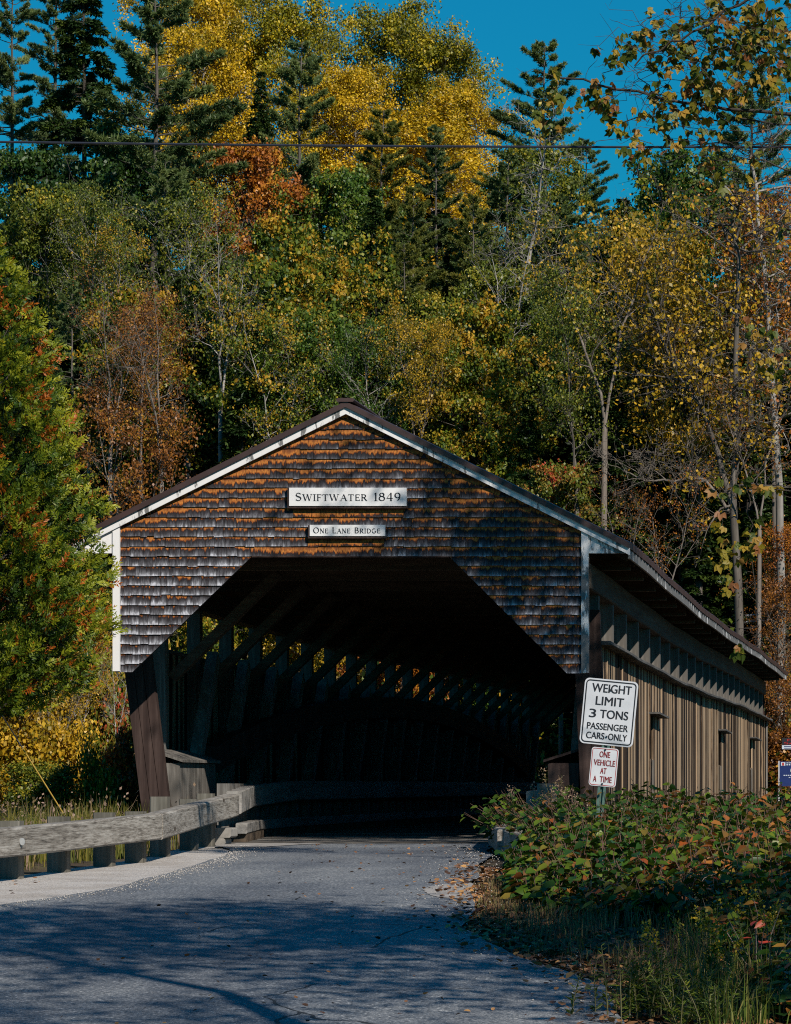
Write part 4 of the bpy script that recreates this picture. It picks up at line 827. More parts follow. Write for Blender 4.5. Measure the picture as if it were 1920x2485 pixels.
# ------------------------------------------------------------------ trees
S = 1920/1687
rngT = random.Random(21)
def T(kind, v, leaf, bark, cx, top, w_, Y, name, label, cat='tree', group=None, base=None):
    """a tree whose crown is centred at cx, tops out at `top` and is w_ wide (1687-pixel view), standing Y metres away"""
    cx *= S; top *= S; w_ *= S; x = XP(cx, Y); g = gz(x, Y) - .1; H = ZP(top, Y) - g
    return plant(name, (kind, v), (x, Y, g), H, w_/FPX*Y, leaf, bark, label, cat, group, rngT.uniform(0, 6.28))
G1 = 'yellow aspens along the skyline'; G2 = 'white pines on the wooded hill'; G3 = 'hemlocks on the wooded hill'; G4 = 'broadleaf trees on the wooded hill'; G5 = 'shrubs on the far bank'
TREES = [
 ('pine',0,'pine','bark',  28,-70,190,132,'white_pine','blue-green pine at the far left edge, sky showing through it',G2),
 ('pine',1,'pine','bark', 118,-150,180,138,'white_pine','tall pine right of the leftmost pine, its top cut off',G2),
 ('hemlock',0,'hemlock','barkdark',180,-160,190,128,'hemlock','tallest near-black hemlock between the two left pines',G3),
 ('pine',1,'pine','bark', 325,-15,400,112,'white_pine','big open pine with visible grey trunk in front of golden aspens',G2),
 ('aspen',0,'gold','birch', 400,-60,190,146,'aspen','golden aspen directly behind the big open pine',G1),
 ('aspen',1,'goldgreen','birch', 495,-40,150,148,'aspen','green-gold aspen between the big pine and the rounded aspen',G1),
 ('aspen',0,'goldgreen','birch', 615,8,190,146,'aspen','rounded gold aspen with its top just inside the sky',G1),
 ('hemlock',1,'hemlock','barkdark',555,150,120,135,'hemlock','dark hemlock left of the slim pine among golden aspens',G3),
 ('aspen',1,'gold','birch', 440,60,190,143,'aspen','bright gold aspen low beside the big open pine',G1),
 ('aspen',0,'goldgreen','birch', 832,22,200,150,'aspen','tallest green-gold aspen dome against the blue sky',G1),
 ('aspen',1,'goldgreen','birch', 925,80,190,149,'aspen','right shoulder of the big aspen clump against the sky',G1),
 ('aspen',0,'gold','birch', 985,180,140,147,'aspen','short bright aspen at the right end of the aspen row',G1),
 ('aspen',1,'gold','birch', 770,150,170,145,'aspen','gold aspen low in front of the tallest aspen dome',G1),
 ('aspen',0,'gold','birch', 905,230,230,144,'aspen','bright gold skirt of aspen beneath the big dome',G1),
 ('aspen',1,'gold','birch', 700,190,110,147,'aspen','low narrow gold aspen in the dip between two domes',G1),
 ('pine',0,'pine','bark', 640,90,240,119,'white_pine','slim blue-green pine in front of the rounded aspen',G2),
 ('pine',0,'pineolive','bark', 815,235,210,121,'white_pine','olive pine standing below the tallest aspen dome',G2),
 ('pine',1,'pine','bark',1165,92,250,128,'white_pine','lone feathery pine rising into the sky right of the aspens',G2),
 ('pine',0,'pine','bark',1085,330,240,120,'white_pine','dark pine under the right end of the aspens',G2),
 ('pine',1,'pine','bark',1250,300,180,131,'white_pine','pine low behind the lone feathery pine',G2),
 ('pine',0,'pine','bark',1420,330,190,133,'white_pine','shaded pine behind the bare white branches at right',G2),
 ('pine',1,'pine','barkdark',1600,60,230,105,'white_pine','dark pine in the top right corner behind grape leaves',G2),
 ('hemlock',1,'hemlock','barkdark',930,330,150,124,'hemlock','hemlock below the gold skirt of aspen',G3),
 ('hemlock',0,'hemlock','barkdark',560,220,120,124,'hemlock','narrow hemlock between gold aspen and orange maple',G3),
 ('maple',0,'darkgreen','bark', 225,285,240,113,'broadleaf_tree','dark green oak under the black hemlock at left',G4),
 ('maple',1,'darkgreen','bark', 60,330,200,114,'broadleaf_tree','dark green tree at the left edge under the first pine',G4),
 ('maple',1,'orange','bark', 515,322,200,115,'maple','copper-orange maple beneath the slim pine',G4),
 ('maple',2,'green','bark', 728,378,180,115,'broadleaf_tree','fresh green tree right of the copper maple',G4),
 ('maple',0,'olive','bark', 110,415,180,108,'broadleaf_tree','olive birch with white stems above the cedar',G4),
 ('sparse',0,'olive','birch', 190,430,190,106,'birch','thin white-stemmed birch with few green leaves at left',G4),
 ('sparse',1,'mixed','birch', 250,480,190,105,'birch','thin leaning birch with green and rusty leaves left of the small hemlock',G4),
 ('sparse',0,'olive','birch', 400,430,230,108,'birch','half bare birch with grey branches under the copper maple',G4),
 ('maple',0,'mixed','bark', 590,490,260,107,'broadleaf_tree','broad brown-green tree with grey limbs at mid hill',G4),
 ('maple',2,'mixed','bark', 690,560,170,106,'broadleaf_tree','green tree leaning towards the dark hemlocks',G4),
 ('pine',0,'pineolive','bark', 880,400,170,114,'white_pine','olive pine with layered boughs at mid hill centre',G2),
 ('hemlock',0,'hemlock','barkdark',790,500,190,110,'hemlock','broad dark hemlock at mid hill centre',G3),
 ('hemlock',1,'hemlock','barkdark',715,640,200,103,'hemlock','dark hemlock right of the orange-leaved oak',G3),
 ('hemlock',1,'hemlock','barkdark',415,560,120,104,'hemlock','small pointed dark hemlock above the russet saplings',G3),
 ('maple',1,'mixed','bark', 565,585,250,102,'oak','oak with large orange-tipped leaves above the bridge roof',G4),
 ('maple',2,'green','bark', 690,690,180,101,'broadleaf_tree','green bush-like tree just above the left roof slope',G4),
 ('hemlock',0,'hemlock','barkdark',520,780,260,99.5,'hemlock','low black-green hemlock behind the left roof slope',G3),
 ('baretree',0,'russet','twig', 235,580,230,98.5,'sapling','grey-stemmed sapling with russet leaves beside the cedar',G5),
 ('baretree',1,'russet','twig', 345,600,240,98,'sapling','taller grey multi-stemmed sapling with russet leaves',G5),
 ('sparse',0,'russet','twig', 300,660,190,100.5,'sapling','thick rusty brush behind the two grey saplings',G5),
 ('maple',0,'mixed','bark', 300,640,230,103.5,'broadleaf_tree','green and rust tree filling the gap above the left eave',G4),
 ('sparse',1,'russet','twig', 280,840,280,97.5,'shrub','russet shrub at the foot of the grey saplings',G5),
 ('maple',0,'olive','bark', 905,640,160,104,'broadleaf_tree','pale olive tree with tangled bare twigs above the ridge',G4),
 ('sparse',1,'yellow','twig', 890,660,190,99,'sapling','bare twiggy tree over the ridge with a few yellow leaves',G5),
 ('maple',1,'olive','bark',1065,580,180,112,'broadleaf_tree','airy green-gold tree beside the white trunk',G4),
 ('maple',2,'mixed','bark',1000,660,220,102,'broadleaf_tree','orange and green tree above the right roof slope',G4),
 ('maple',0,'mixed','bark',1040,760,200,99.5,'broadleaf_tree','low orange-green tree touching the right roof slope',G4),
 ('hemlock',0,'hemlock','barkdark',960,540,150,116,'hemlock','dark gap-filling hemlock left of the white trunk',G3),
 ('hemlock',1,'hemlock','barkdark',1200,480,190,122,'hemlock','hemlock in shade right of the white trunk',G3),
 ('hemlock',0,'hemlock','barkdark',1330,420,200,126,'hemlock','hemlock below the patch of sky at right',G3),
 ('maple',1,'olive','bark',1145,325,150,123,'broadleaf_tree','small yellow-green tree in front of the lone feathery pine',G4),
 ('hemlock',1,'hemlock','barkdark',1230,720,260,106,'hemlock','black hemlock behind the right roof slope',G3),
 ('hemlock',0,'hemlock','barkdark',1390,760,280,102,'hemlock','darkest hemlock between right roof slope and grey trunk',G3),
 ('hemlock',1,'hemlock','barkdark',1560,640,260,108,'hemlock','shaded hemlock behind the yellow birch at right',G3),
 ('maple',2,'darkgreen','bark',1270,660,250,113,'broadleaf_tree','dull dark green tree deep in the shade at right',G4),
 ('sparse',0,'yellow','bark',1390,500,380,101,'birch','wide yellow-leaved tree with bare pale branches at right',G4),
 ('sparse',1,'olive','bark',1230,600,260,97,'birch','leaning birch with scattered olive leaves over the roof',G4),
 ('sparse',1,'yellow','bark',1490,560,380,99,'birch','grey-trunked tree with thin yellow leaves behind the eave',G4),
 ('maple',0,'green','bark',1480,340,260,112,'broadleaf_tree','green crown behind the grape leaves at right',G4),
 ('sparse',0,'orange','bark',1650,420,260,99.5,'birch','birch with rust-coloured leaves at the right edge',G4),
 ('sparse',1,'orange','bark',1665,1100,170,99,'broadleaf_tree','thin orange shrubby tree at the right edge above the eave',G4),
 ('hemlock',0,'hemlock','barkdark',1590,900,240,101,'hemlock','shaded hemlock low behind the grey trunk at right',G3),
 ('hemlock',1,'hemlock','barkdark',1450,960,230,99,'hemlock','shaded hemlock behind the bare saplings over the eave',G3),
 ('hemlock',1,'hemlock','barkdark',1290,880,220,99.5,'hemlock','shaded hemlock just above the red-tipped shrub',G3),
 ('baretree',0,'mixed','birch', 470,470,240,100,'young_birch','leafless pale twigs in front of the copper maple foot',G5),
 ('baretree',1,'olive','birch', 1080,420,230,104,'young_birch','leafless grey twigs beneath the dark pine at the aspens',G5),
 ('baretree',0,'yellow','twig',1290,390,300,97,'young_birch','wide bare grey twigs under the patch of sky at right',G5),

 ('baretree',0,'russet','twig',1620,760,220,96.5,'young_birch','bare twigs beside the pale birch trunk at the right edge',G5),
 ('maple',1,'redgreen','twig',1195,1000,170,96.5,'shrub','green shrub with red tips peeping over the right roof slope',G5),
 ('baretree',1,'russet','twig',1330,1010,150,95.8,'sapling','left bare pinkish sapling behind the eave corner',G5),
 ('baretree',0,'orange','twig',1420,1000,190,95.6,'sapling','bare branching sapling behind the eave with orange leaves',G5),
 ('sparse',0,'russet','twig',1672,1240,190,97,'shrub','orange bush beyond the far end of the eave',G5),
 ('sparse',1,'russet','twig',1690,1420,190,96,'shrub','brown brush right of the far wall corner',G5),
 ('bush',1,'russet','twig',1660,1560,190,95.5,'shrub','dim brown thicket behind the sale signs',G5),
]
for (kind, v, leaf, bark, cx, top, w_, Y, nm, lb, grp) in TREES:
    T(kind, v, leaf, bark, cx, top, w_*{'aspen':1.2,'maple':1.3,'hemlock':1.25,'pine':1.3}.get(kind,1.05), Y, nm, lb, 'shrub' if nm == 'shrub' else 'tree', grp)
TREES2 = [
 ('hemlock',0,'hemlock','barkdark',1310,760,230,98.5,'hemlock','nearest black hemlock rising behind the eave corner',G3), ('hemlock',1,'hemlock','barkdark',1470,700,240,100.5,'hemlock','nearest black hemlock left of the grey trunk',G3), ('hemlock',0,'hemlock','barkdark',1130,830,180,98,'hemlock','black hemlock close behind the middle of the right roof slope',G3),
 ('pine',0,'pine','bark', 930,270,190,123,'white_pine','blue-green pine against the gold skirt of aspen',G2), ('pine',1,'pineolive','bark',1010,420,200,114,'white_pine','olive pine left of the bare white trunk',G2),
 ('pine',1,'pineolive','bark', 860,520,190,109,'white_pine','lower olive pine over the bridge ridge',G2), ('hemlock',0,'hemlock','barkdark',645,420,190,116,'hemlock','dark hemlock left of the fresh green tree',G3),
 ('hemlock',1,'hemlock','barkdark',470,560,190,109,'hemlock','dark hemlock between oak and small pointed hemlock',G3), ('pine',0,'pine','bark', 155,600,180,103,'white_pine','short blue-green pine just right of the cedar',G2),
 ('pine',1,'pine','bark',1190,420,230,118,'white_pine','leaning blue-green pine right of the bare white trunk',G2), ('hemlock',0,'hemlock','barkdark',1120,640,230,106,'hemlock','deep green hemlock over the right roof slope',G3),
 ('hemlock',1,'hemlock','barkdark',1010,800,170,100,'hemlock','low dark hemlock touching the right roof slope',G3), ('hemlock',0,'hemlock','barkdark',1480,680,250,106,'hemlock','deep shaded hemlock left of the tall grey trunk',G3),
 ('hemlock',1,'hemlock','barkdark',1660,700,220,106,'hemlock','deep shaded hemlock behind the pale birch at the right edge',G3), ('hemlock',0,'hemlock','barkdark',1560,1080,230,100,'hemlock','lowest black hemlock just above the eave end',G3),
 ('hemlock',1,'hemlock','barkdark',1230,960,210,98,'hemlock','lowest black hemlock behind the eave corner',G3), ('pine',0,'pine','bark', 350,330,240,109,'white_pine','lower boughed pine under the big open pine',G2), ('hemlock',0,'hemlock','barkdark',800,400,170,112,'hemlock','dark hemlock right of the fresh green tree',G3),
 ('sparse',1,'mixed','birch', 600,640,230,99.3,'birch','grey-limbed tree with orange-green leaves over the left roof slope',G4), ('sparse',0,'green','birch', 800,700,200,100,'birch','thin green-leaved birch rising straight behind the ridge',G4)]
for (kind, v, leaf, bark, cx, top, w_, Y, nm, lb, grp) in TREES2: T(kind, v, leaf, bark, cx, top, w_*1.15, Y, nm, lb, 'tree', grp)
FILL = [('hemlock','hemlock','barkdark','hemlock','dark hemlock filling the wood behind the front trees'), ('pine','pine','bark','white_pine','pine filling the wood behind the front trees'), ('maple','darkgreen','bark','broadleaf_tree','dark green crown filling the wood behind the front trees'), ('maple','mixed','bark','broadleaf_tree','brown-green crown filling the wood behind the front trees'), ('maple','olive','bark','broadleaf_tree','olive crown filling the wood behind the front trees')]
rf_ = random.Random(77)
for k in range(64):
    kind, leaf, bark, nm, lb = FILL[(0,1,0,3,1,0,2,0)[k % 8]]; cx = -40 + 1780*((k*.618) % 1); top = rf_.uniform(430, 800); Y = 104 + (800-top)*.075 + rf_.uniform(0, 6)
    T(kind, k % 2, leaf, bark, cx, top, rf_.uniform(190, 300), Y, nm, lb, 'tree', {'hemlock':'filler hemlocks','white_pine':'filler pines'}.get(nm, 'filler broadleaf ' + leaf))
# shrubs and young trees beyond the left meadow
LEFT = [
 ('bush',0,'mixed','twig',  20,1440,170,63,'green and rust shrub at the left edge under the cedar'), ('bush',1,'olive','twig', 120,1420,190,66,'olive shrub behind the white-stemmed young tree'),
 ('bush',2,'redgreen','twig', 215,1450,150,64,'red-flecked green shrub touching the dark entry planks'), ('bush',0,'mixed','twig', 265,1400,170,67,'green and orange shrub behind the portal corner'),
 ('bush',1,'green','twig', 60,1560,180,60,'low green shrub under the guy wire'), ('bush',2,'olive','twig', 210,1580,140,59,'low olive shrub left of the entry planks'), ('bush',0,'yellow','twig', 130,1560,120,58,'low yellow bush around the white stem'),
 ('bush',2,'russet','twig', 270,1590,110,58,'low brownish bush against the entry planks'),
 ('maple',2,'mixed','bark', 60,1150,260,98,'mixed green tree hidden behind the cedar'), ('maple',0,'olive','bark', 250,1160,230,97,'olive tree seen between cedar and portal corner'),
 ('maple',1,'mixed','bark', 470,1200,240,97.5,'green and rust tree seen through the left truss windows'), ('maple',2,'yellow','bark', 640,1230,240,97,'yellow tree seen through the middle truss windows'),
 ('maple',0,'orange','bark', 850,1260,240,98,'orange tree seen through the far truss windows'), ('maple',1,'green','bark',1030,1260,200,98.5,'green tree seen through the last truss windows')]
LEFT += [('bush',1,'yellow','twig', -20,1500,180,57,'yellow-green bush half cut off at the left edge'), ('bush',0,'olive','twig', 95,1640,130,56,'lowest olive bush right under the guy wire end'), ('bush',1,'mixed','twig', 235,1640,110,56,'lowest rust and green bush beside the entry planks'),
 ('bush',2,'mixed','twig', 165,1480,170,67,'rust and green bush behind the forked white stem'), ('bush',1,'russet','twig', 40,1480,160,69,'rust bush in the shade below the cedar'), ('bush',0,'green','twig', 290,1480,140,68,'green bush against the left edge of the bridge'), ('bush',2,'yellow','twig', 90,1500,110,61,'bright yellow bush right of the guy wire'), ('baretree',0,'yellow','twig', 120,1330,190,59,'thin bare grey sapling with pale yellow leaves over the guy wire'), ('baretree',1,'russet','birch', 250,1350,150,58,'thin bare sapling with rusty leaves beside the portal corner'), ('baretree',1,'mixed','twig', 30,1420,160,57,'thin bare sapling with mixed leaves at the left edge')]
for (kind, v, leaf, bark, cx, top, w_, Y, lb) in LEFT:
    if kind == 'bush': w_ *= 1.35
    T(kind, v, leaf, bark, cx, top, w_, Y, {'bush':'shrub','baretree':'sapling'}.get(kind,'broadleaf_tree'), lb, 'shrub' if kind == 'bush' else 'tree', 'bushes beyond the left meadow' if kind == 'bush' else G4)
T('sparse', 1, 'yellow', 'birch', 168, 1290, 190, 61, 'young_birch', 'slender white-stemmed young tree forking behind the left meadow', 'tree')
# single tall white trunk on the hill and forked grey trunk at the right
def trunk_tree(name, pts, r0, label, mat, seed, leaf, nleaf, tw=26, spread=1.6, leafL=.13, root=None):
    rg = np.random.default_rng(seed); pts = np.array(pts, float); t = root or empty(name, pts[0], label, 'tree'); base = np.array(t.location); L = pts - base; k = len(L)
    fine = np.stack([np.interp(np.linspace(0, 1, 14), np.linspace(0, 1, k), L[:, j]) for j in range(3)], 1); fine[1:-1] += rg.normal(0, .03, (12, 3))
    parts = [tubes(fine[None], (r0*(1-.7*np.linspace(0, 1, 14)))[None], 8)]
    A = along(np.repeat(fine[None], tw, 0), rg.uniform(.35, 1, tw)); d = unit(rg.normal(0, 1, (tw, 3))*np.array([1,.7,.5]) + np.array([0,0,.45])); B = A + d*spread*rg.uniform(.5, 1.3, tw)[:, None]; C = curve4(A, B, rg, .06, 5, .05)
    parts.append(tubes(C, np.full(tw, r0*.28)[:, None]*np.array([1,.8,.6,.4,.15])[None], 4))
    i2 = np.repeat(np.arange(tw), 7); n2 = len(i2); A2 = along(C[i2], rg.uniform(.2, 1, n2)); B2 = A2 + unit(d[i2]*.6 + rg.normal(0, .7, (n2, 3)))*spread*.45*rg.uniform(.4, 1.2, n2)[:, None]; C2 = curve4(A2, B2, rg, .07, 4)
    parts.append(tubes(C2, np.full(n2, r0*.10+.003)[:, None]*np.array([1,.8,.5,.2])[None], 3))
    i3 = np.repeat(np.arange(n2), 3); n3 = len(i3); A3 = along(C2[i3], rg.uniform(.3, 1, n3)); B3 = A3 + unit(rg.normal(0, 1, (n3, 3)))*spread*.22*rg.uniform(.4, 1.2, n3)[:, None]
    parts.append(tubes(curve4(A3, B3, rg, .07, 3), np.full((n3, 3), .0045), 3))
    wv, wq = joinvq(parts); tm = fastmesh('trunk', wv, wq, smooth=True); link('limb' if root else 'trunk', tm, M[mat], t)
    if nleaf:
        E = np.concatenate([B2, B3]); ci = rg.integers(0, len(E), nleaf); Pc = E[ci] + rg.normal(0, .14, (nleaf, 3)); Ls = leafL*rg.uniform(.7, 1.2, nleaf)
        lv, lq = diamonds(Pc, rg.normal(0, 1, (nleaf, 3)) + np.array([0,0,-.6]), rg.normal(0, 1, (nleaf, 3)), Ls, Ls*.75)
        link('crown', fastmesh('crown', lv, lq, {'tone': np.clip(rg.normal(.55, .2, nleaf), 0, 1)}), M[leaf], t)
    return t
def pxl(seq, Y): return [P(x*S, y*S, Y) for x, y in seq]
def grounded(seq, Y):
    q = pxl(seq, Y); x = q[0][0]; return [(x, Y, gz(x, Y)-.1)] + q
trunk_tree('birch', grounded([(1120, 760), (1128, 560), (1150, 420), (1165, 300)], 117), .10, 'tall bare white trunk rising at the right of the hill centre', 'birch', 5, 'olive', 700, 22, 1.5)
ash = trunk_tree('ash', grounded([(1578, 1340), (1562, 1080), (1568, 960), (1572, 800), (1576, 560), (1560, 470)], 97), .14, 'tall grey-barked trunk standing behind the eave at right', 'bark', 6, 'yellow', 1500, 34, 2.2)
trunk_tree('ash', [P(1560*S, 1075*S, 97), P(1530*S, 960*S, 97), P(1490*S, 850*S, 97), P(1440*S, 790*S, 97), P(1380*S, 620*S, 97)], .09, None, 'bark', 7, 'yellow', 1500, 30, 2.0, root=ash)
trunk_tree('birch', grounded([(1668, 1180), (1650, 900), (1640, 700), (1625, 520), (1600, 330)], 98.5), .13, 'pale flaking birch trunk at the right edge', 'birch', 8, 'orange', 1500, 34, 2.2)
trunk_tree('ash', pxl([(1567, 1100), (1500, 1020), (1400, 1030), (1330, 1005)], 97), .055, None, 'twig', 9, 'yellow', 60, 26, 1.4, root=ash)

# ------------------------------------------------------------------ undergrowth of the hill (one uncountable mass)
rg = np.random.default_rng(40)
def scatter_hill(n, y0, y1):
    Y = y0 + (y1-y0)*rg.uniform(0, 1, n)**1.3; a, b_ = -2289/FPX*Y - 5, -369/FPX*Y + 7; X = a + (b_-a)*rg.uniform(0, 1, n); return X, Y
X, Y = scatter_hill(2300, 95.3, 165); Zg = ground(X, Y); hgt = rg.gamma(2., .7, len(X)); per = 75
ci = np.repeat(np.arange(len(X)), per); n = len(ci); 
Pc = np.stack([X[ci], Y[ci], Zg[ci] + hgt[ci]*rg.uniform(.1, 1, n)], 1) + rg.normal(0, .5, (n, 3))*np.array([1,1,.4])
Ls = rg.uniform(.12, .24, n); lv, lq = diamonds(Pc, rg.normal(0, 1, (n, 3)) + np.array([0,0,-.3]), rg.normal(0, .8, (n, 3)) + np.array([0,-.3,.6]), Ls, Ls*.7)
ct = np.where(rg.uniform(0, 1, len(X)) < .35, rg.uniform(.5, .95, len(X)), rg.uniform(0, .45, len(X)))
tag(link('undergrowth', fastmesh('undergrowth', lv, lq, {'tone': np.clip(ct[ci] + rg.normal(0, .1, n), 0, 1)}), M['mixed']), 'mixed green and rust undergrowth covering the wooded hillside', 'undergrowth', kind='stuff')

# pale rock ledges on the far bank
M['rock'] = plain('pale_rock', (.26,.26,.26), .85, 0, .35, 4)
for i, (px, py, w_, h_) in enumerate(((100, 1722, 2.2, .6), (228, 1738, 2.0, .7), (290, 1760, 1.3, .6))):
    x, y, z = P(px, py, 96); rr = np.random.default_rng(i); mb = MB(); pts = []
    nseg, nring = 14, 6
    for k in range(nring):
        f = k/(nring-1)
        for j in range(nseg):
            a = 2*math.pi*j/nseg; r_ = (1-.55*f**2)*rr.uniform(.85, 1.1); pts.append((w_/2*r_*math.cos(a), .8*r_*math.sin(a), -1.2 + (1.2+h_/2)*f + rr.normal(0, .05)))
    fs = [(k*nseg+j, k*nseg+(j+1)%nseg, (k+1)*nseg+(j+1)%nseg, (k+1)*nseg+j) for k in range(nring-1) for j in range(nseg)] + [tuple((nring-1)*nseg+j for j in range(nseg))]
    mb.add(pts, fs); o = mb.build('rock_ledge', M['rock']); o.location = (x, y, z)
    tag(o, ('pale rock ledge left of the forked white stem, under the cedar', 'pale rock ledge right of the forked white stem', 'smallest pale rock beside the dark entry planks')[i], 'rock')

# ------------------------------------------------------------------ big arborvitae at the left
def cedar():
    rg = np.random.default_rng(77); Yc = 43.2; xc = XP(-70, Yc); g = gz(xc, Yc) - .1
    t = empty('arborvitae', (xc, Yc, g), 'tall bright green arborvitae with rusty sprays at the left edge beside the portal', 'tree')
    mb = MB(); mb.tube([(0,0,-.2), (.05,0,2.5), (0,.05,5), (0,0,8.2)], [.2,.16,.1,.02], 9); mb.build('trunk', M['bark'], t)
    zk = np.array([2.45, 2.75, 3.2, 3.9, 5.0, 6.0, 7.2, 8.0, 8.6]) - g; rk_ = np.array([.55, 1.05, 1.34, 1.42, 1.22, 1.02, .70, .38, .04])
    ns = 11500; z = rg.uniform(zk[0], zk[-1], ns*2); keep = rg.uniform(0, 1, ns*2) < np.interp(z, zk, rk_)/1.7; z = z[keep]; ns = len(z)
    az = rg.uniform(0, 2*np.pi, ns); lump = 1 + .19*np.sin(az*5 + z*3.1) + .12*np.sin(az*9 - z*4.3 + 1) + .09*np.sin(z*9 + az*3)
    rr = np.interp(z, zk, rk_)*lump*(1 - .5*rg.uniform(0, 1, ns)**1.5)
    C = np.stack([np.cos(az)*rr, np.sin(az)*rr, z], 1); out = np.stack([np.cos(az), np.sin(az), np.zeros(ns)], 1)
    d = unit(out*.75 + np.array([0,0,.55]) + rg.normal(0, .35, (ns, 3))); nrm = unit(np.cross(d, rg.normal(0, 1, (ns, 3))*.5 + np.array([0,0,1.])))
    sidev = unit(np.cross(d, nrm)); sl = rg.uniform(.14, .27, ns); ct = np.clip(rg.normal(.40, .15, ns) + .55*(rr/np.interp(z, zk, rk_) - .85), .02, .79)  # tone lighter on outer sprays, darker inside: sunlit tips put into the colour
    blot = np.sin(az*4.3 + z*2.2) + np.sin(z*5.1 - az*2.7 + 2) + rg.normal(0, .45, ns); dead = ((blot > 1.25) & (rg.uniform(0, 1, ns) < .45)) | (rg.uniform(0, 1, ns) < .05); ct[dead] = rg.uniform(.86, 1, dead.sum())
    Ps, Ds, Ns, Lz, To = [], [], [], [], []
    for k in range(15):
        f = (k+1)/15; s = 1 if k % 2 else -1
        p0 = C + d*(sl*f*.8)[:, None]; dd = d*.75 + sidev*s*(.75 if k < 13 else .1) + rg.normal(0, .22, (ns, 3)) + np.array([0,0,-.12])
        Ps.append(p0); Ds.append(dd); Ns.append(nrm + rg.normal(0, .3, (ns, 3))); Lz.append(sl*(.40 - .22*f)*rg.uniform(.7, 1.2, ns)); To.append(np.clip(ct + rg.normal(0, .035, ns) + (f-.5)*.1*(ct < .8), 0, 1))
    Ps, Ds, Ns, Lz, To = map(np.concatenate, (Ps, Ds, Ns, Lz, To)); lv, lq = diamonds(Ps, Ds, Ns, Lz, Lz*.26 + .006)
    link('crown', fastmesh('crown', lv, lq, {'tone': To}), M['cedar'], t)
    # inner dark limbs
    n = 70; zz = rg.uniform(zk[1], zk[-2], n); aa = rg.uniform(0, 6.28, n); A = np.stack([0*zz, 0*zz, zz-.5], 1); R_ = np.interp(zz, zk, rk_)*.85; B = np.stack([np.cos(aa)*R_, np.sin(aa)*R_, zz], 1)
    v, q = tubes(curve4(A, B, rg, .05, 5, -.05), np.tile(np.array([.03,.025,.02,.012,.006]), (n, 1)), 5); link('limbs', fastmesh('limbs', v, q), M['bark'], t)
cedar()

# ------------------------------------------------------------------ knotweed thicket, verge grass, leaf litter, meadow weeds
rg = np.random.default_rng(9)
def knot():
    n = 3300; Y = rg.uniform(22, 46, n); lb = np.interp(Y, [22, 25, 27, 28, 28.5, 29.5, 31, 34, 38, 42.0, 42.4, 46], [-1.0, -1.35, -1.75, -2.0, -2.4, -3.2, -3.72, -4.15, -4.35, -4.45, -5.3, -5.4]); X = lb + (2.0 - lb)*rg.uniform(0, 1, n)**1.5
    keep = (X < -.043*Y + 1.6) & ~((X < -4.6) & (Y > 46.2)); X, Y, lb = X[keep], Y[keep], lb[keep]; n = len(X); Zg = ground(X, Y)
    H = np.interp(Y, [22, 28, 30, 34, 38, 42, 46], [.36, .48, .54, .60, .66, .70, .68])*rg.uniform(.62, 1.12, n)*(1 + .16*np.sin(X*3.1 + 1) * np.sin(Y*1.3))*np.clip(np.where(Y > 37, .8, .5) + (X-lb)*.9, .45, 1)
    az = rg.uniform(0, 6.28, n); ln = rg.uniform(.1, .45, n)*H; over = (X - lb < .5) & (Y > 38); az[over] = rg.normal(3.3, .6, over.sum()); ln[over] = rg.uniform(.15, .62, over.sum())
    k = 5; s = np.linspace(0, 1, k)[None, :]; St = np.stack([X[:, None] + np.cos(az)[:, None]*ln[:, None]*s**2, Y[:, None] + np.sin(az)[:, None]*ln[:, None]*s**2, Zg[:, None] + H[:, None]*s], -1)
    sv_, sq = tubes(St, np.array([.008,.007,.006,.004,.002])[None].repeat(n, 0), 4)
    per = 9; i = np.repeat(np.arange(n), per); m = len(i); u = .18 + .82*(np.tile(np.arange(per), n)+rg.uniform(0, 1, m))/per; Pn = along(St[i], u)
    a2 = az[i] + np.tile(np.arange(per), n)*2.5 + rg.normal(0, .4, m); L = rg.uniform(.10, .19, m)*(1.1-.45*u)
    D = np.stack([np.cos(a2), np.sin(a2), rg.uniform(-.55, .15, m)], 1); Nn = np.array([0,0,1.]) + rg.normal(0, .35, (m, 3))
    lv, lq = ovates(Pn + D*.03, D, Nn, L, L*.78); pt = rg.normal(.40, .12, n) + np.where(rg.uniform(0, 1, n) < np.clip(.14 + .13*(X+4), .10, .50), rg.uniform(.2, .55, n), 0)
    # dull green to the left and below, rusty tops to the right
    to = np.clip(pt[i] + rg.normal(0, .10, m) + .10*(u-.5), 0, 1); to2 = np.repeat(to, 2).reshape(-1, 2)
    tn = np.stack([to, to], 1).ravel()
    root = empty('knotweed_thicket', (-4, 38, gz(-4, 38)), 'dense knotweed thicket with heart-shaped green and red leaves along the right road edge', 'thicket'); root['kind'] = 'stuff'
    L0 = np.array(root.location); o = link('leaves', fastmesh('leaves', lv - L0, lq, {'tone': tn}), M['knot'], root); o['kind'] = 'stuff'
    o = link('stems', fastmesh('stems', sv_ - L0, sq), plain('red_brown_stems', (.12,.06,.035), .6), root); o['kind'] = 'stuff'
knot()
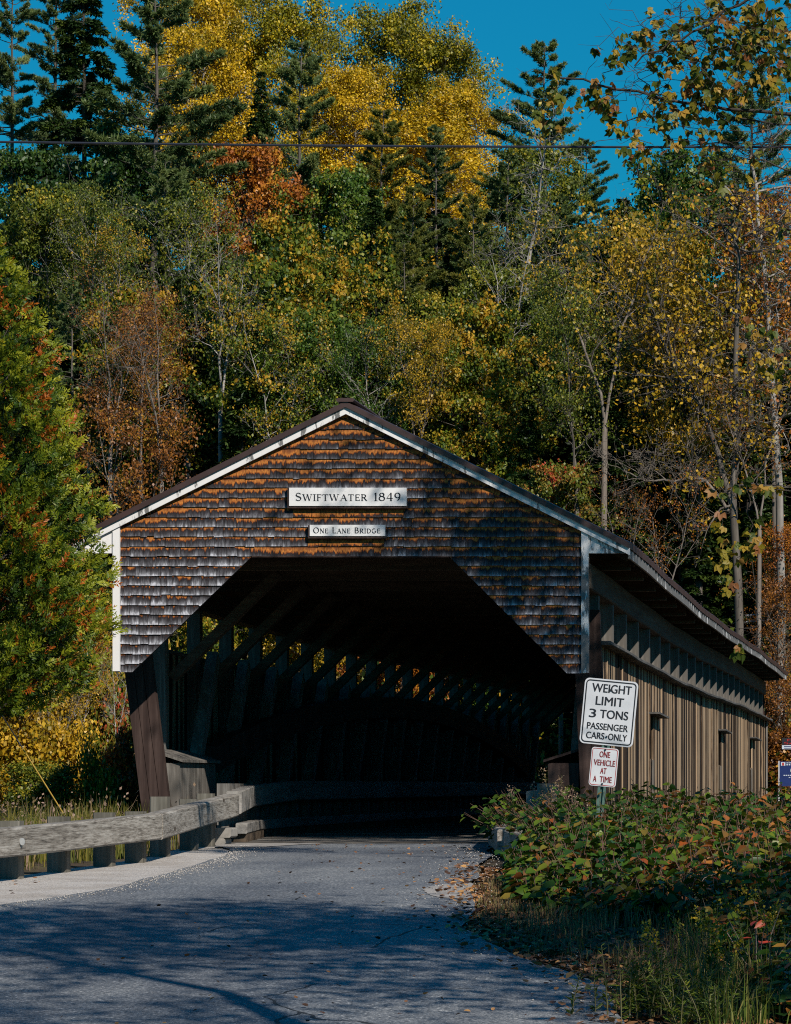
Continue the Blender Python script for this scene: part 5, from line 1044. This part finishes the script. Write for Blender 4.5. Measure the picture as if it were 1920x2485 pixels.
def blades(n, X, Y, H, mat, name, label, cat, lean=.35, wid=.010, tone=None, seed=1):
    r_ = np.random.default_rng(seed); Z = ground(X, Y) - .01; az = r_.uniform(0, 6.28, n); ln = H*np.abs(r_.normal(0, lean, n)); s0 = np.stack([X, Y, Z], 1)
    dir_ = np.stack([np.cos(az), np.sin(az), np.zeros(n)], 1); b2 = r_.uniform(0, 6.28, n); sd = np.stack([np.cos(b2), np.sin(b2), np.zeros(n)], 1)*wid/2; sd = sd*np.clip(r_.uniform(.6, 1.4, n), 0, 9)[:, None]
    p1 = s0 + dir_*(ln*.3)[:, None] + np.array([0,0,1.])*(H*.6)[:, None]; p2 = s0 + dir_*ln[:, None] + np.array([0,0,1.])*(H*(1-.3*np.abs(ln/H)))[:, None]
    V = np.stack([s0-sd, s0+sd, p1+sd*.8, p1-sd*.8, p2+sd*.1, p2-sd*.1], 1).reshape(-1, 3); b_ = np.arange(n)[:, None]*6; Q = np.concatenate([b_+np.array([[0,1,2,3]]), b_+np.array([[3,2,4,5]])], 1).reshape(-1, 4)
    to = r_.uniform(0, 1, n) if tone is None else tone; return tag(link(name, fastmesh(name, V, Q, {'tone': np.repeat(to, 2)}), mat), label, cat, kind='stuff')
def tufted(n, nt_, fx, y0, y1, sp=.12, seed=2, pw=1.0):
    r_ = np.random.default_rng(seed); ty = r_.uniform(y0, y1, nt_); tx = fx(ty, r_.uniform(0, 1, nt_)**pw); k = r_.integers(0, nt_, n); return tx[k] + r_.normal(0, sp, n), ty[k] + r_.normal(0, sp, n), k
kb_ = lambda Y: np.interp(Y, [20, 28, 28.5, 29.5, 31, 34, 38], [.5, -.6, -1.9, -2.8, -3.4, -3.9, -4.6])
X, Y, k = tufted(11000, 520, lambda y, u: xr(y) + .12 + (np.minimum(kb_(y), -.043*y + .9) - xr(y) - .12)*u, 22.5, 35, .13, 2)
blades(len(X), X, Y, np.random.default_rng(3).uniform(.07, .26, len(X))*np.clip(.35 + (X - xr(Y))*.6, .3, 1), M['grassdry'], 'verge_grass', 'dry brown grass on the shaded verge beside the road', 'grass', .45, .008)
X, Y, k = tufted(1500, 90, lambda y, u: -.043*y - .75 + 1.3*u, 21.5, 28, .10, 5)
ok = X > xr(Y) + .5; X, Y = X[ok], Y[ok]
blades(len(X), X, Y, np.random.default_rng(3).uniform(.12, .4, len(X)), M['grassgreen'], 'verge_weeds', 'sparse green weeds in the lower right corner of the verge', 'weeds', .35, .009, seed=4)
# meadow left of the guard rail
X, Y, k = tufted(30000, 2600, lambda y, u: -9.62 - .1*(y < 46) - (y > 46.3)*1.75 - u*(.1*y + .4), 33, 62, .14, 6)
r_ = np.random.default_rng(7); H = r_.uniform(.20, .54, len(X))*np.where(Y > 39, 1.25, 1)*(.75 + .45*np.random.default_rng(8).uniform(0, 1, 2600)[k])*np.clip((Y-28)/14, .45, 1)
kt = np.random.default_rng(9).normal(.42, .2, 2600)[k]; blades(len(X), X, Y, H, M['weeds'], 'meadow_weeds', 'olive meadow weeds gone to seed behind the guard rail', 'weeds', .3, .012, np.clip(kt + r_.normal(0, .14, len(X)), 0, 1), seed=9)
# seed heads over the meadow
n = 2600; i = r_.integers(0, len(X), n); Pc = np.stack([X[i], Y[i], ground(X[i], Y[i]) + H[i]*1.02], 1) + r_.normal(0, .05, (n, 3)); Ls = r_.uniform(.03, .07, n); lv, lq = diamonds(Pc, r_.normal(0, 1, (n, 3)) + np.array([0,0,.8]), r_.normal(0, 1, (n, 3)), Ls, Ls*.6)
tag(link('seed_heads', fastmesh('seed_heads', lv, lq, {'tone': r_.uniform(.7, 1, n)}), M['weeds']), 'pinkish dry seed heads over the meadow weeds', 'weeds', kind='stuff')
def litter(n, X, Y, name, label, size=(.045, .095), seed=1, lift=.02, road=True):
    r_ = np.random.default_rng(seed); Z = np.maximum(ground(X, Y), np.where((X > xl(Y)) & (X < xr(Y)), zroad(Y)+.014, -9)) + r_.uniform(.004, lift, n); L = r_.uniform(*size, n)
    a = r_.uniform(0, 6.28, n); lv, lq = ovates(np.stack([X, Y, Z], 1), np.stack([np.cos(a), np.sin(a), r_.uniform(-.05, .35, n)], 1), np.array([0,0,1.]) + r_.normal(0, .35, (n, 3)), L, L*.8, .35, -.15)
    return tag(link(name, fastmesh(name, lv, lq, {'tone': np.repeat(r_.uniform(0, 1, n), 2)}), M['litter']), label, 'leaves', kind='stuff')
r_ = np.random.default_rng(12); n = 8000; Y = 20 + 18*r_.uniform(0, 1, n)**1.1; X = xr(Y) + .02 + np.abs(r_.normal(0, .9, n))*np.where(r_.uniform(0, 1, n) < .95, 1, -.22)
litter(n, X, Y, 'fallen_leaves', 'brown and orange fallen leaves drifted along the right road edge', (.035, .08))
n = 330; Y = 30.5 + r_.gamma(1.4, 1.2, n); X = -9.35 + np.abs(r_.normal(0, .35, n)); litter(n, X, Y, 'fallen_leaves', 'orange leaf drifts on the pale gravel under the guard rail', (.03, .06), 13)
n = 260; Y = r_.uniform(20, 46, n); X = xl(Y) + (xr(Y)-xl(Y))*r_.uniform(.1, 1, n)**.5; litter(n, X, Y, 'fallen_leaves', 'scattered single leaves lying on the asphalt', (.025, .05), 14)

r_ = np.random.default_rng(15); n = 4200; Y = r_.uniform(22, 45.2, n); e = xl(Y); X = e + .04 + r_.normal(0, .15, n); kx_ = r_.uniform(0, 1, n) < .25; X[kx_] = (xr(Y) - .1 + r_.normal(0, .25, n))[kx_]
Z = np.maximum(ground(X, Y), np.where(X > xl(Y), zroad(Y) + .012, -9)) + .006; Sx = r_.uniform(.003, .010, n)[:, None, None]*np.array([1,1.2,.7])*r_.uniform(.7, 1.3, (n, 1, 3))
O = np.array([(1,0,0),(-1,0,0),(0,1,0),(0,-1,0),(0,0,1),(0,0,-1)], float); V = (np.stack([X, Y, Z], 1)[:, None] + O[None]*Sx).reshape(-1, 3)
F8 = np.array([(0,2,4),(2,1,4),(1,3,4),(3,0,4),(2,0,5),(1,2,5),(3,1,5),(0,3,5)]); Q = (np.arange(n)[:, None, None]*6 + F8[None]).reshape(-1, 3)
tag(link('gravel', fastmesh('gravel', V, Q), M['gravel']), 'loose gravel strewn along both edges of the asphalt', 'gravel', kind='stuff')

# ------------------------------------------------------------------ roadside plants that stand out
def stalks(name, px, pyb, Y, n, hgt, leaf, label, cat, spread=.25, seed=1, lw=(.05, .010), per=26, plume=0, group=None, wide=.5):
    r_ = np.random.default_rng(seed); x = XP(px, Y); g = gz(x, Y); t = empty(name, (x, Y, g), label, cat, group)
    bx_, by_ = r_.normal(0, spread, n), r_.normal(0, spread, n); H = hgt*r_.uniform(.6, 1.05, n); az = r_.uniform(0, 6.28, n); ln = H*r_.uniform(.05, wide, n); s = np.linspace(0, 1, 5)[None]
    St = np.stack([bx_[:, None] + np.cos(az)[:, None]*ln[:, None]*s**1.6, by_[:, None] + np.sin(az)[:, None]*ln[:, None]*s**1.6, H[:, None]*s - .02], -1)
    v, q = tubes(St, np.tile(np.array([.005,.005,.004,.003,.0015]), (n, 1)), 4); link('stems', fastmesh('stems', v, q), plain('plant_stems', (.10,.09,.03), .6), t)
    i = np.repeat(np.arange(n), per); m = len(i); u = r_.uniform(.15, 1, m); Pn = along(St[i], u); a = r_.uniform(0, 6.28, m); D = np.stack([np.cos(a), np.sin(a), r_.uniform(-.1, .9, m)], 1); L = lw[0]*r_.uniform(.6, 1.3, m)*(1.2-.6*u)
    lv, lq = diamonds(Pn, D, np.array([0,0,1.]) + r_.normal(0, .4, (m, 3)), L, L*lw[1]); link('foliage', fastmesh('foliage', lv, lq, {'tone': np.clip(r_.normal(.45, .14, m) + .25*(u-.6), 0, .8)}), M[leaf], t)
    if plume:
        k = plume; i = np.repeat(np.arange(n), k); m = len(i); u = r_.uniform(.82, 1, m); Pn = along(St[i], u) + r_.normal(0, .025, (m, 3)); L = r_.uniform(.012, .03, m); lv, lq = diamonds(Pn, r_.normal(0, 1, (m, 3)), r_.normal(0, 1, (m, 3)), L, L*.7)
        link('plumes', fastmesh('plumes', lv, lq, {'tone': r_.uniform(.8, 1, m)}), M[leaf], t)
stalks('ragweed', 1570, 2450, 22.6, 34, .50, 'goldenrod', 'feathery light green weed clump at the bottom right verge', 'weed', .17, 1, (.07, .16), 70, 0)
stalks('ragweed', 1690, 2480, 22.0, 26, .42, 'goldenrod', 'second feathery green clump nearer the bottom edge', 'weed', .18, 2, (.07, .16), 60, 0)
stalks('goldenrod', 1745, 2420, 23.6, 12, .62, 'goldenrod', 'goldenrod with yellow plumes right of the feathery weeds', 'plant', .18, 3, (.08, .22), 30, 60)
stalks('goldenrod', 1860, 2400, 25.5, 10, .60, 'goldenrod', 'goldenrod with few plumes under the red-leaved seedling', 'plant', .2, 4, (.08, .22), 30, 40)
for px, Y, h_, sd in ((1318, 41.2, .98, 11), (1336, 41.6, 1.25, 12), (1296, 41.0, .9, 13), (1362, 41.5, .85, 14), (1408, 41.8, .8, 15)):
    stalks('seed_stalk', px, 0, Y, 5, h_, 'weeds', 'tan dry seed stalks standing up through the knotweed left of the road sign', 'weed', .06, sd, (.035, .35), 40, 50, 'dry seed stalks by the road sign', .15)
def seedling(px, Y, hgt, n, label, seed, spread=.3):
    r_ = np.random.default_rng(seed); x = XP(px, Y); g = gz(x, Y); t = empty('red_seedling', (x, Y, g), label, 'plant')
    k = 6; E = np.stack([r_.normal(0, spread, k), r_.normal(0, spread, k), hgt*r_.uniform(.65, 1, k)], 1); St = curve4(np.zeros((k, 3)), E, r_, .05, 5, .05); v, q = tubes(St, np.tile(np.array([.006,.005,.004,.003,.002]), (k, 1)), 4); link('stems', fastmesh('stems', v, q), M['twig'], t)
    i = r_.integers(0, k, n); u = r_.uniform(.55, 1, n); Pn = along(St[i], u); a = r_.uniform(0, 6.28, n); L = r_.uniform(.06, .11, n); lv, lq = ovates(Pn, np.stack([np.cos(a), np.sin(a), r_.uniform(-.5, .3, n)], 1), np.array([0,-.3,1.]) + r_.normal(0, .4, (n, 3)), L, L*.6)
    link('leaves', fastmesh('leaves', lv, lq, {'tone': np.repeat(r_.uniform(.62, .98, n), 2)}), M['redgreen'], t)
seedling(1850, 24.5, .62, 40, 'red-leaved seedling in the lower right corner', 5); seedling(1640, 29.0, .48, 34, 'low red-leaved seedling below the knotweed', 6, .25)

# ------------------------------------------------------------------ roadside tree hung with grape vine (its trunk stands outside the picture)
def vinetree():
    r_ = np.random.default_rng(31); Yv = 35.0; t = empty('roadside_tree', (2.3, 36, gz(2.3, 36)), 'roadside tree whose grape-hung branches enter at the top right', 'tree'); L0 = np.array(t.location)
    mb = MB(); mb.tube([np.array((2.3,36,-.3))+0-L0*np.array([1,1,1])*1, np.array((2.2,36,4.))-L0, np.array((1.9,35.8,8.5))-L0, np.array((1.7,35.6,12.))-L0], [.26,.2,.14,.05], 9); mb.build('trunk', M['barkdark'], t)
    def pth(seq, dy=0.0): return [np.array(P(px, py, Yv+dy)) for px, py in seq]
    br = [(pth([(2700,420),(1925,283),(1770,262),(1600,232),(1450,205),(1338,184)]), .022), (pth([(2700,400),(1925,302),(1700,288),(1470,288)], .3), .013), (pth([(2600,-100),(1925,-40),(1790,2),(1680,82),(1600,125),(1540,160)], -.3), .018),
          (pth([(2650,150),(1925,160),(1800,100),(1700,60)], .4), .012), (pth([(1600,232),(1545,190),(1590,120),(1560,55)], .1), .006), (pth([(1450,205),(1490,150),(1560,100)], .1), .005), (pth([(1620,240),(1560,220),(1480,235)], -.2), .006), (pth([(2600,600),(1925,420),(1860,390),(1780,380),(1720,395)], .2), .010),
          (pth([(2600,480),(1925,350),(1700,350),(1570,365)], .6), .008), (pth([(1770,262),(1700,150),(1720,60)], -.1), .008), (pth([(2500,1200),(1925,850),(1880,830),(1840,850)], .2), .010), (pth([(2500,1350),(1925,1190),(1800,1190),(1750,1195)], .1), .008), (pth([(1815,1190),(1822,1330),(1838,1480),(1836,1570)], .1), .006), (pth([(1690,120),(1650,40),(1662,-30)], .2), .005),
          (pth([(1925,130),(1850,60),(1800,-20)], .0), .009), (pth([(2400,700),(1925,560),(1850,520)], .0), .010)]
    parts = []
    for pts, r0 in br:
        pts = np.array(pts) - L0; k = len(pts); f = np.stack([np.interp(np.linspace(0, 1, 16), np.linspace(0, 1, k), pts[:, j]) for j in range(3)], 1); f[1:-1] += r_.normal(0, .018, (14, 3)); parts.append(tubes(f[None], (r0*np.linspace(1, .45, 16))[None], 5))
        n = 11; A = along(np.repeat(f[None], n, 0), r_.uniform(.3, 1, n)); B = A + unit(r_.normal(0, 1, (n, 3)) + np.array([-.5,0,0]))*r_.uniform(.15, .5, n)[:, None]; parts.append(tubes(curve4(A, B, r_, .12, 5), np.full(n, .0035)[:, None]*np.array([1,.9,.8,.6,.3])[None], 3))
    # a mat of fine dark twigs at the upper right
    n = 260; A = np.array([P(*q, Yv) for q in zip(r_.uniform(1580, 2100, n), r_.uniform(-80, 480, n))]) - L0 + r_.normal(0, .5, (n, 3))*np.array([0,1,0]); B = A + unit(r_.normal(0, 1, (n, 3))*np.array([1,.6,.6]) + np.array([-.6,0,-.1]))*r_.uniform(.2, .9, n)[:, None]
    parts.append(tubes(curve4(A, B, r_, .10, 5), np.full(n, .004)[:, None]*np.array([1,.9,.8,.6,.3])[None], 3))
    v, q = joinvq(parts); link('branches', fastmesh('branches', v, q, smooth=True), M['barkdark'], t)
    cl = [(1660,75,70,60,40),(1720,150,70,80,70),(1800,90,80,90,70),(1640,120,40,40,22),(1600,140,30,40,16),(1690,200,60,50,40),(1760,230,60,60,40),(1860,60,60,90,70),(1880,200,50,60,40),(1560,80,18,20,8),(1590,55,12,14,6),(1500,140,30,35,20),(1520,105,35,20,12),(1450,120,12,14,5),(1430,215,30,30,14),(1480,230,25,40,14),(1490,300,18,45,14),(1460,255,15,15,6),
          (1330,215,25,22,10),(1335,260,22,40,20),(1315,300,14,25,10),(1545,350,25,35,16),(1570,300,30,30,12),(1620,225,40,40,20),(1640,330,40,50,16),(1720,330,40,40,16),(1710,390,30,30,9),(1750,430,25,30,8),(1820,400,30,40,12),(1630,260,40,30,16),(1680,260,40,40,20),(1550,370,10,18,5),(1900,130,40,60,30),(1800,200,50,50,26),(1350,185,14,8,4),(1580,30,6,8,3),(1740,20,50,40,26),(1830,10,60,50,30),
          (1870,860,50,60,12),(1880,930,40,60,10),(1840,800,30,30,6),(1790,1180,50,28,16),(1870,1185,30,14,6),(1830,1290,22,40,14),(1760,1340,45,35,16),(1800,1330,30,25,14),(1770,1410,18,35,8),(1790,1580,22,24,7),(1740,1270,25,15,6),(1900,560,30,40,10)]
    Pc = []; 
    for px, py, sx, sy, n in cl:
        if n >= 10: n = int(n*.95)
        a = np.array([P(x, y, Yv) for x, y in zip(r_.normal(px, sx*.6, n), r_.normal(py, sy*.6, n))]); a[:, 1] += r_.normal(0, .35 if n > 20 else .12, n); Pc.append(a)
    Pc = np.concatenate(Pc) - L0; n = len(Pc); L = r_.uniform(.065, .115, n); D = r_.normal(0, .55, (n, 3)) + np.array([0,0,-.9]); Nn = r_.normal(0, .8, (n, 3)) + np.array([0,-.5,.35])
    # lobed leaf: three overlapping pointed blades
    to = r_.uniform(0, 1, n)**.85; vq = []; tn = []
    Dn = unit(D); Bn = unit(np.cross(Dn, Nn)); 
    for s, ll in ((0, 1.0), (1, .8), (-1, .8)):
        v, q = ovates(Pc + Bn*(s*L*.06)[:, None], Dn + Bn*s*.85, Nn, L*ll, L*.62, .18, .12); vq.append((v, q)); tn.append(np.repeat(to, 2))
    v, q = joinvq(vq); link('grape_leaves', fastmesh('grape_leaves', v, q, {'tone': np.concatenate(tn)}), M['vine'], t)
vinetree()
# trees outside the picture, right of the road, whose shade falls across road and portal
def canopy(s, H, R, h0, nl, nleaf): 
    a = decid(s, H, R, h0, nl, nleaf, .15, .26, .16, .03, (.0,.3), 6, 4, .8); (wv, wq), (lv, lq), tone = a
    tm = fastmesh('canopy_trunk', wv, wq, smooth=True); cm = fastmesh('canopy_crown', lv, lq, {'tone': tone}); tm.materials.append(M['barkdark']); cm.materials.append(M['olive']); return tm, cm, H, R
for i, (x, y, H, R, h0, nl, nleaf, lb) in enumerate(SHADE := [
    (1.8, 37.4, 15.5, 3.0, .56, 24, 6500, 'olive roadside tree beside the bridge, its shade on the portal'),
    (3.4, 16.8, 12.5, 2.9, .74, 16, 5600, 'dense olive roadside tree near the camera, its shade across the road'),
    (0.1, 16.4, 12.5, 2.7, .74, 14, 2300, 'thin olive roadside tree near the camera closest to the asphalt'),
    (2.2, 10.2, 12.0, 3.0, .72, 14, 3200, 'olive roadside tree closest to the camera'),
    (4.7, 17.2, 11.5, 3.2, .60, 22, 10000, 'dense olive roadside tree above the shaded verge')]):
    PROTO[('canopy', i)] = canopy(300+i, H, R, h0, nl, nleaf)
    plant('shade_tree', ('canopy', i), (x, y, gz(x, y)-.1), H, 2*R, 'olive', 'barkdark', lb, 'tree', 'shade trees right of the road', i*1.3)
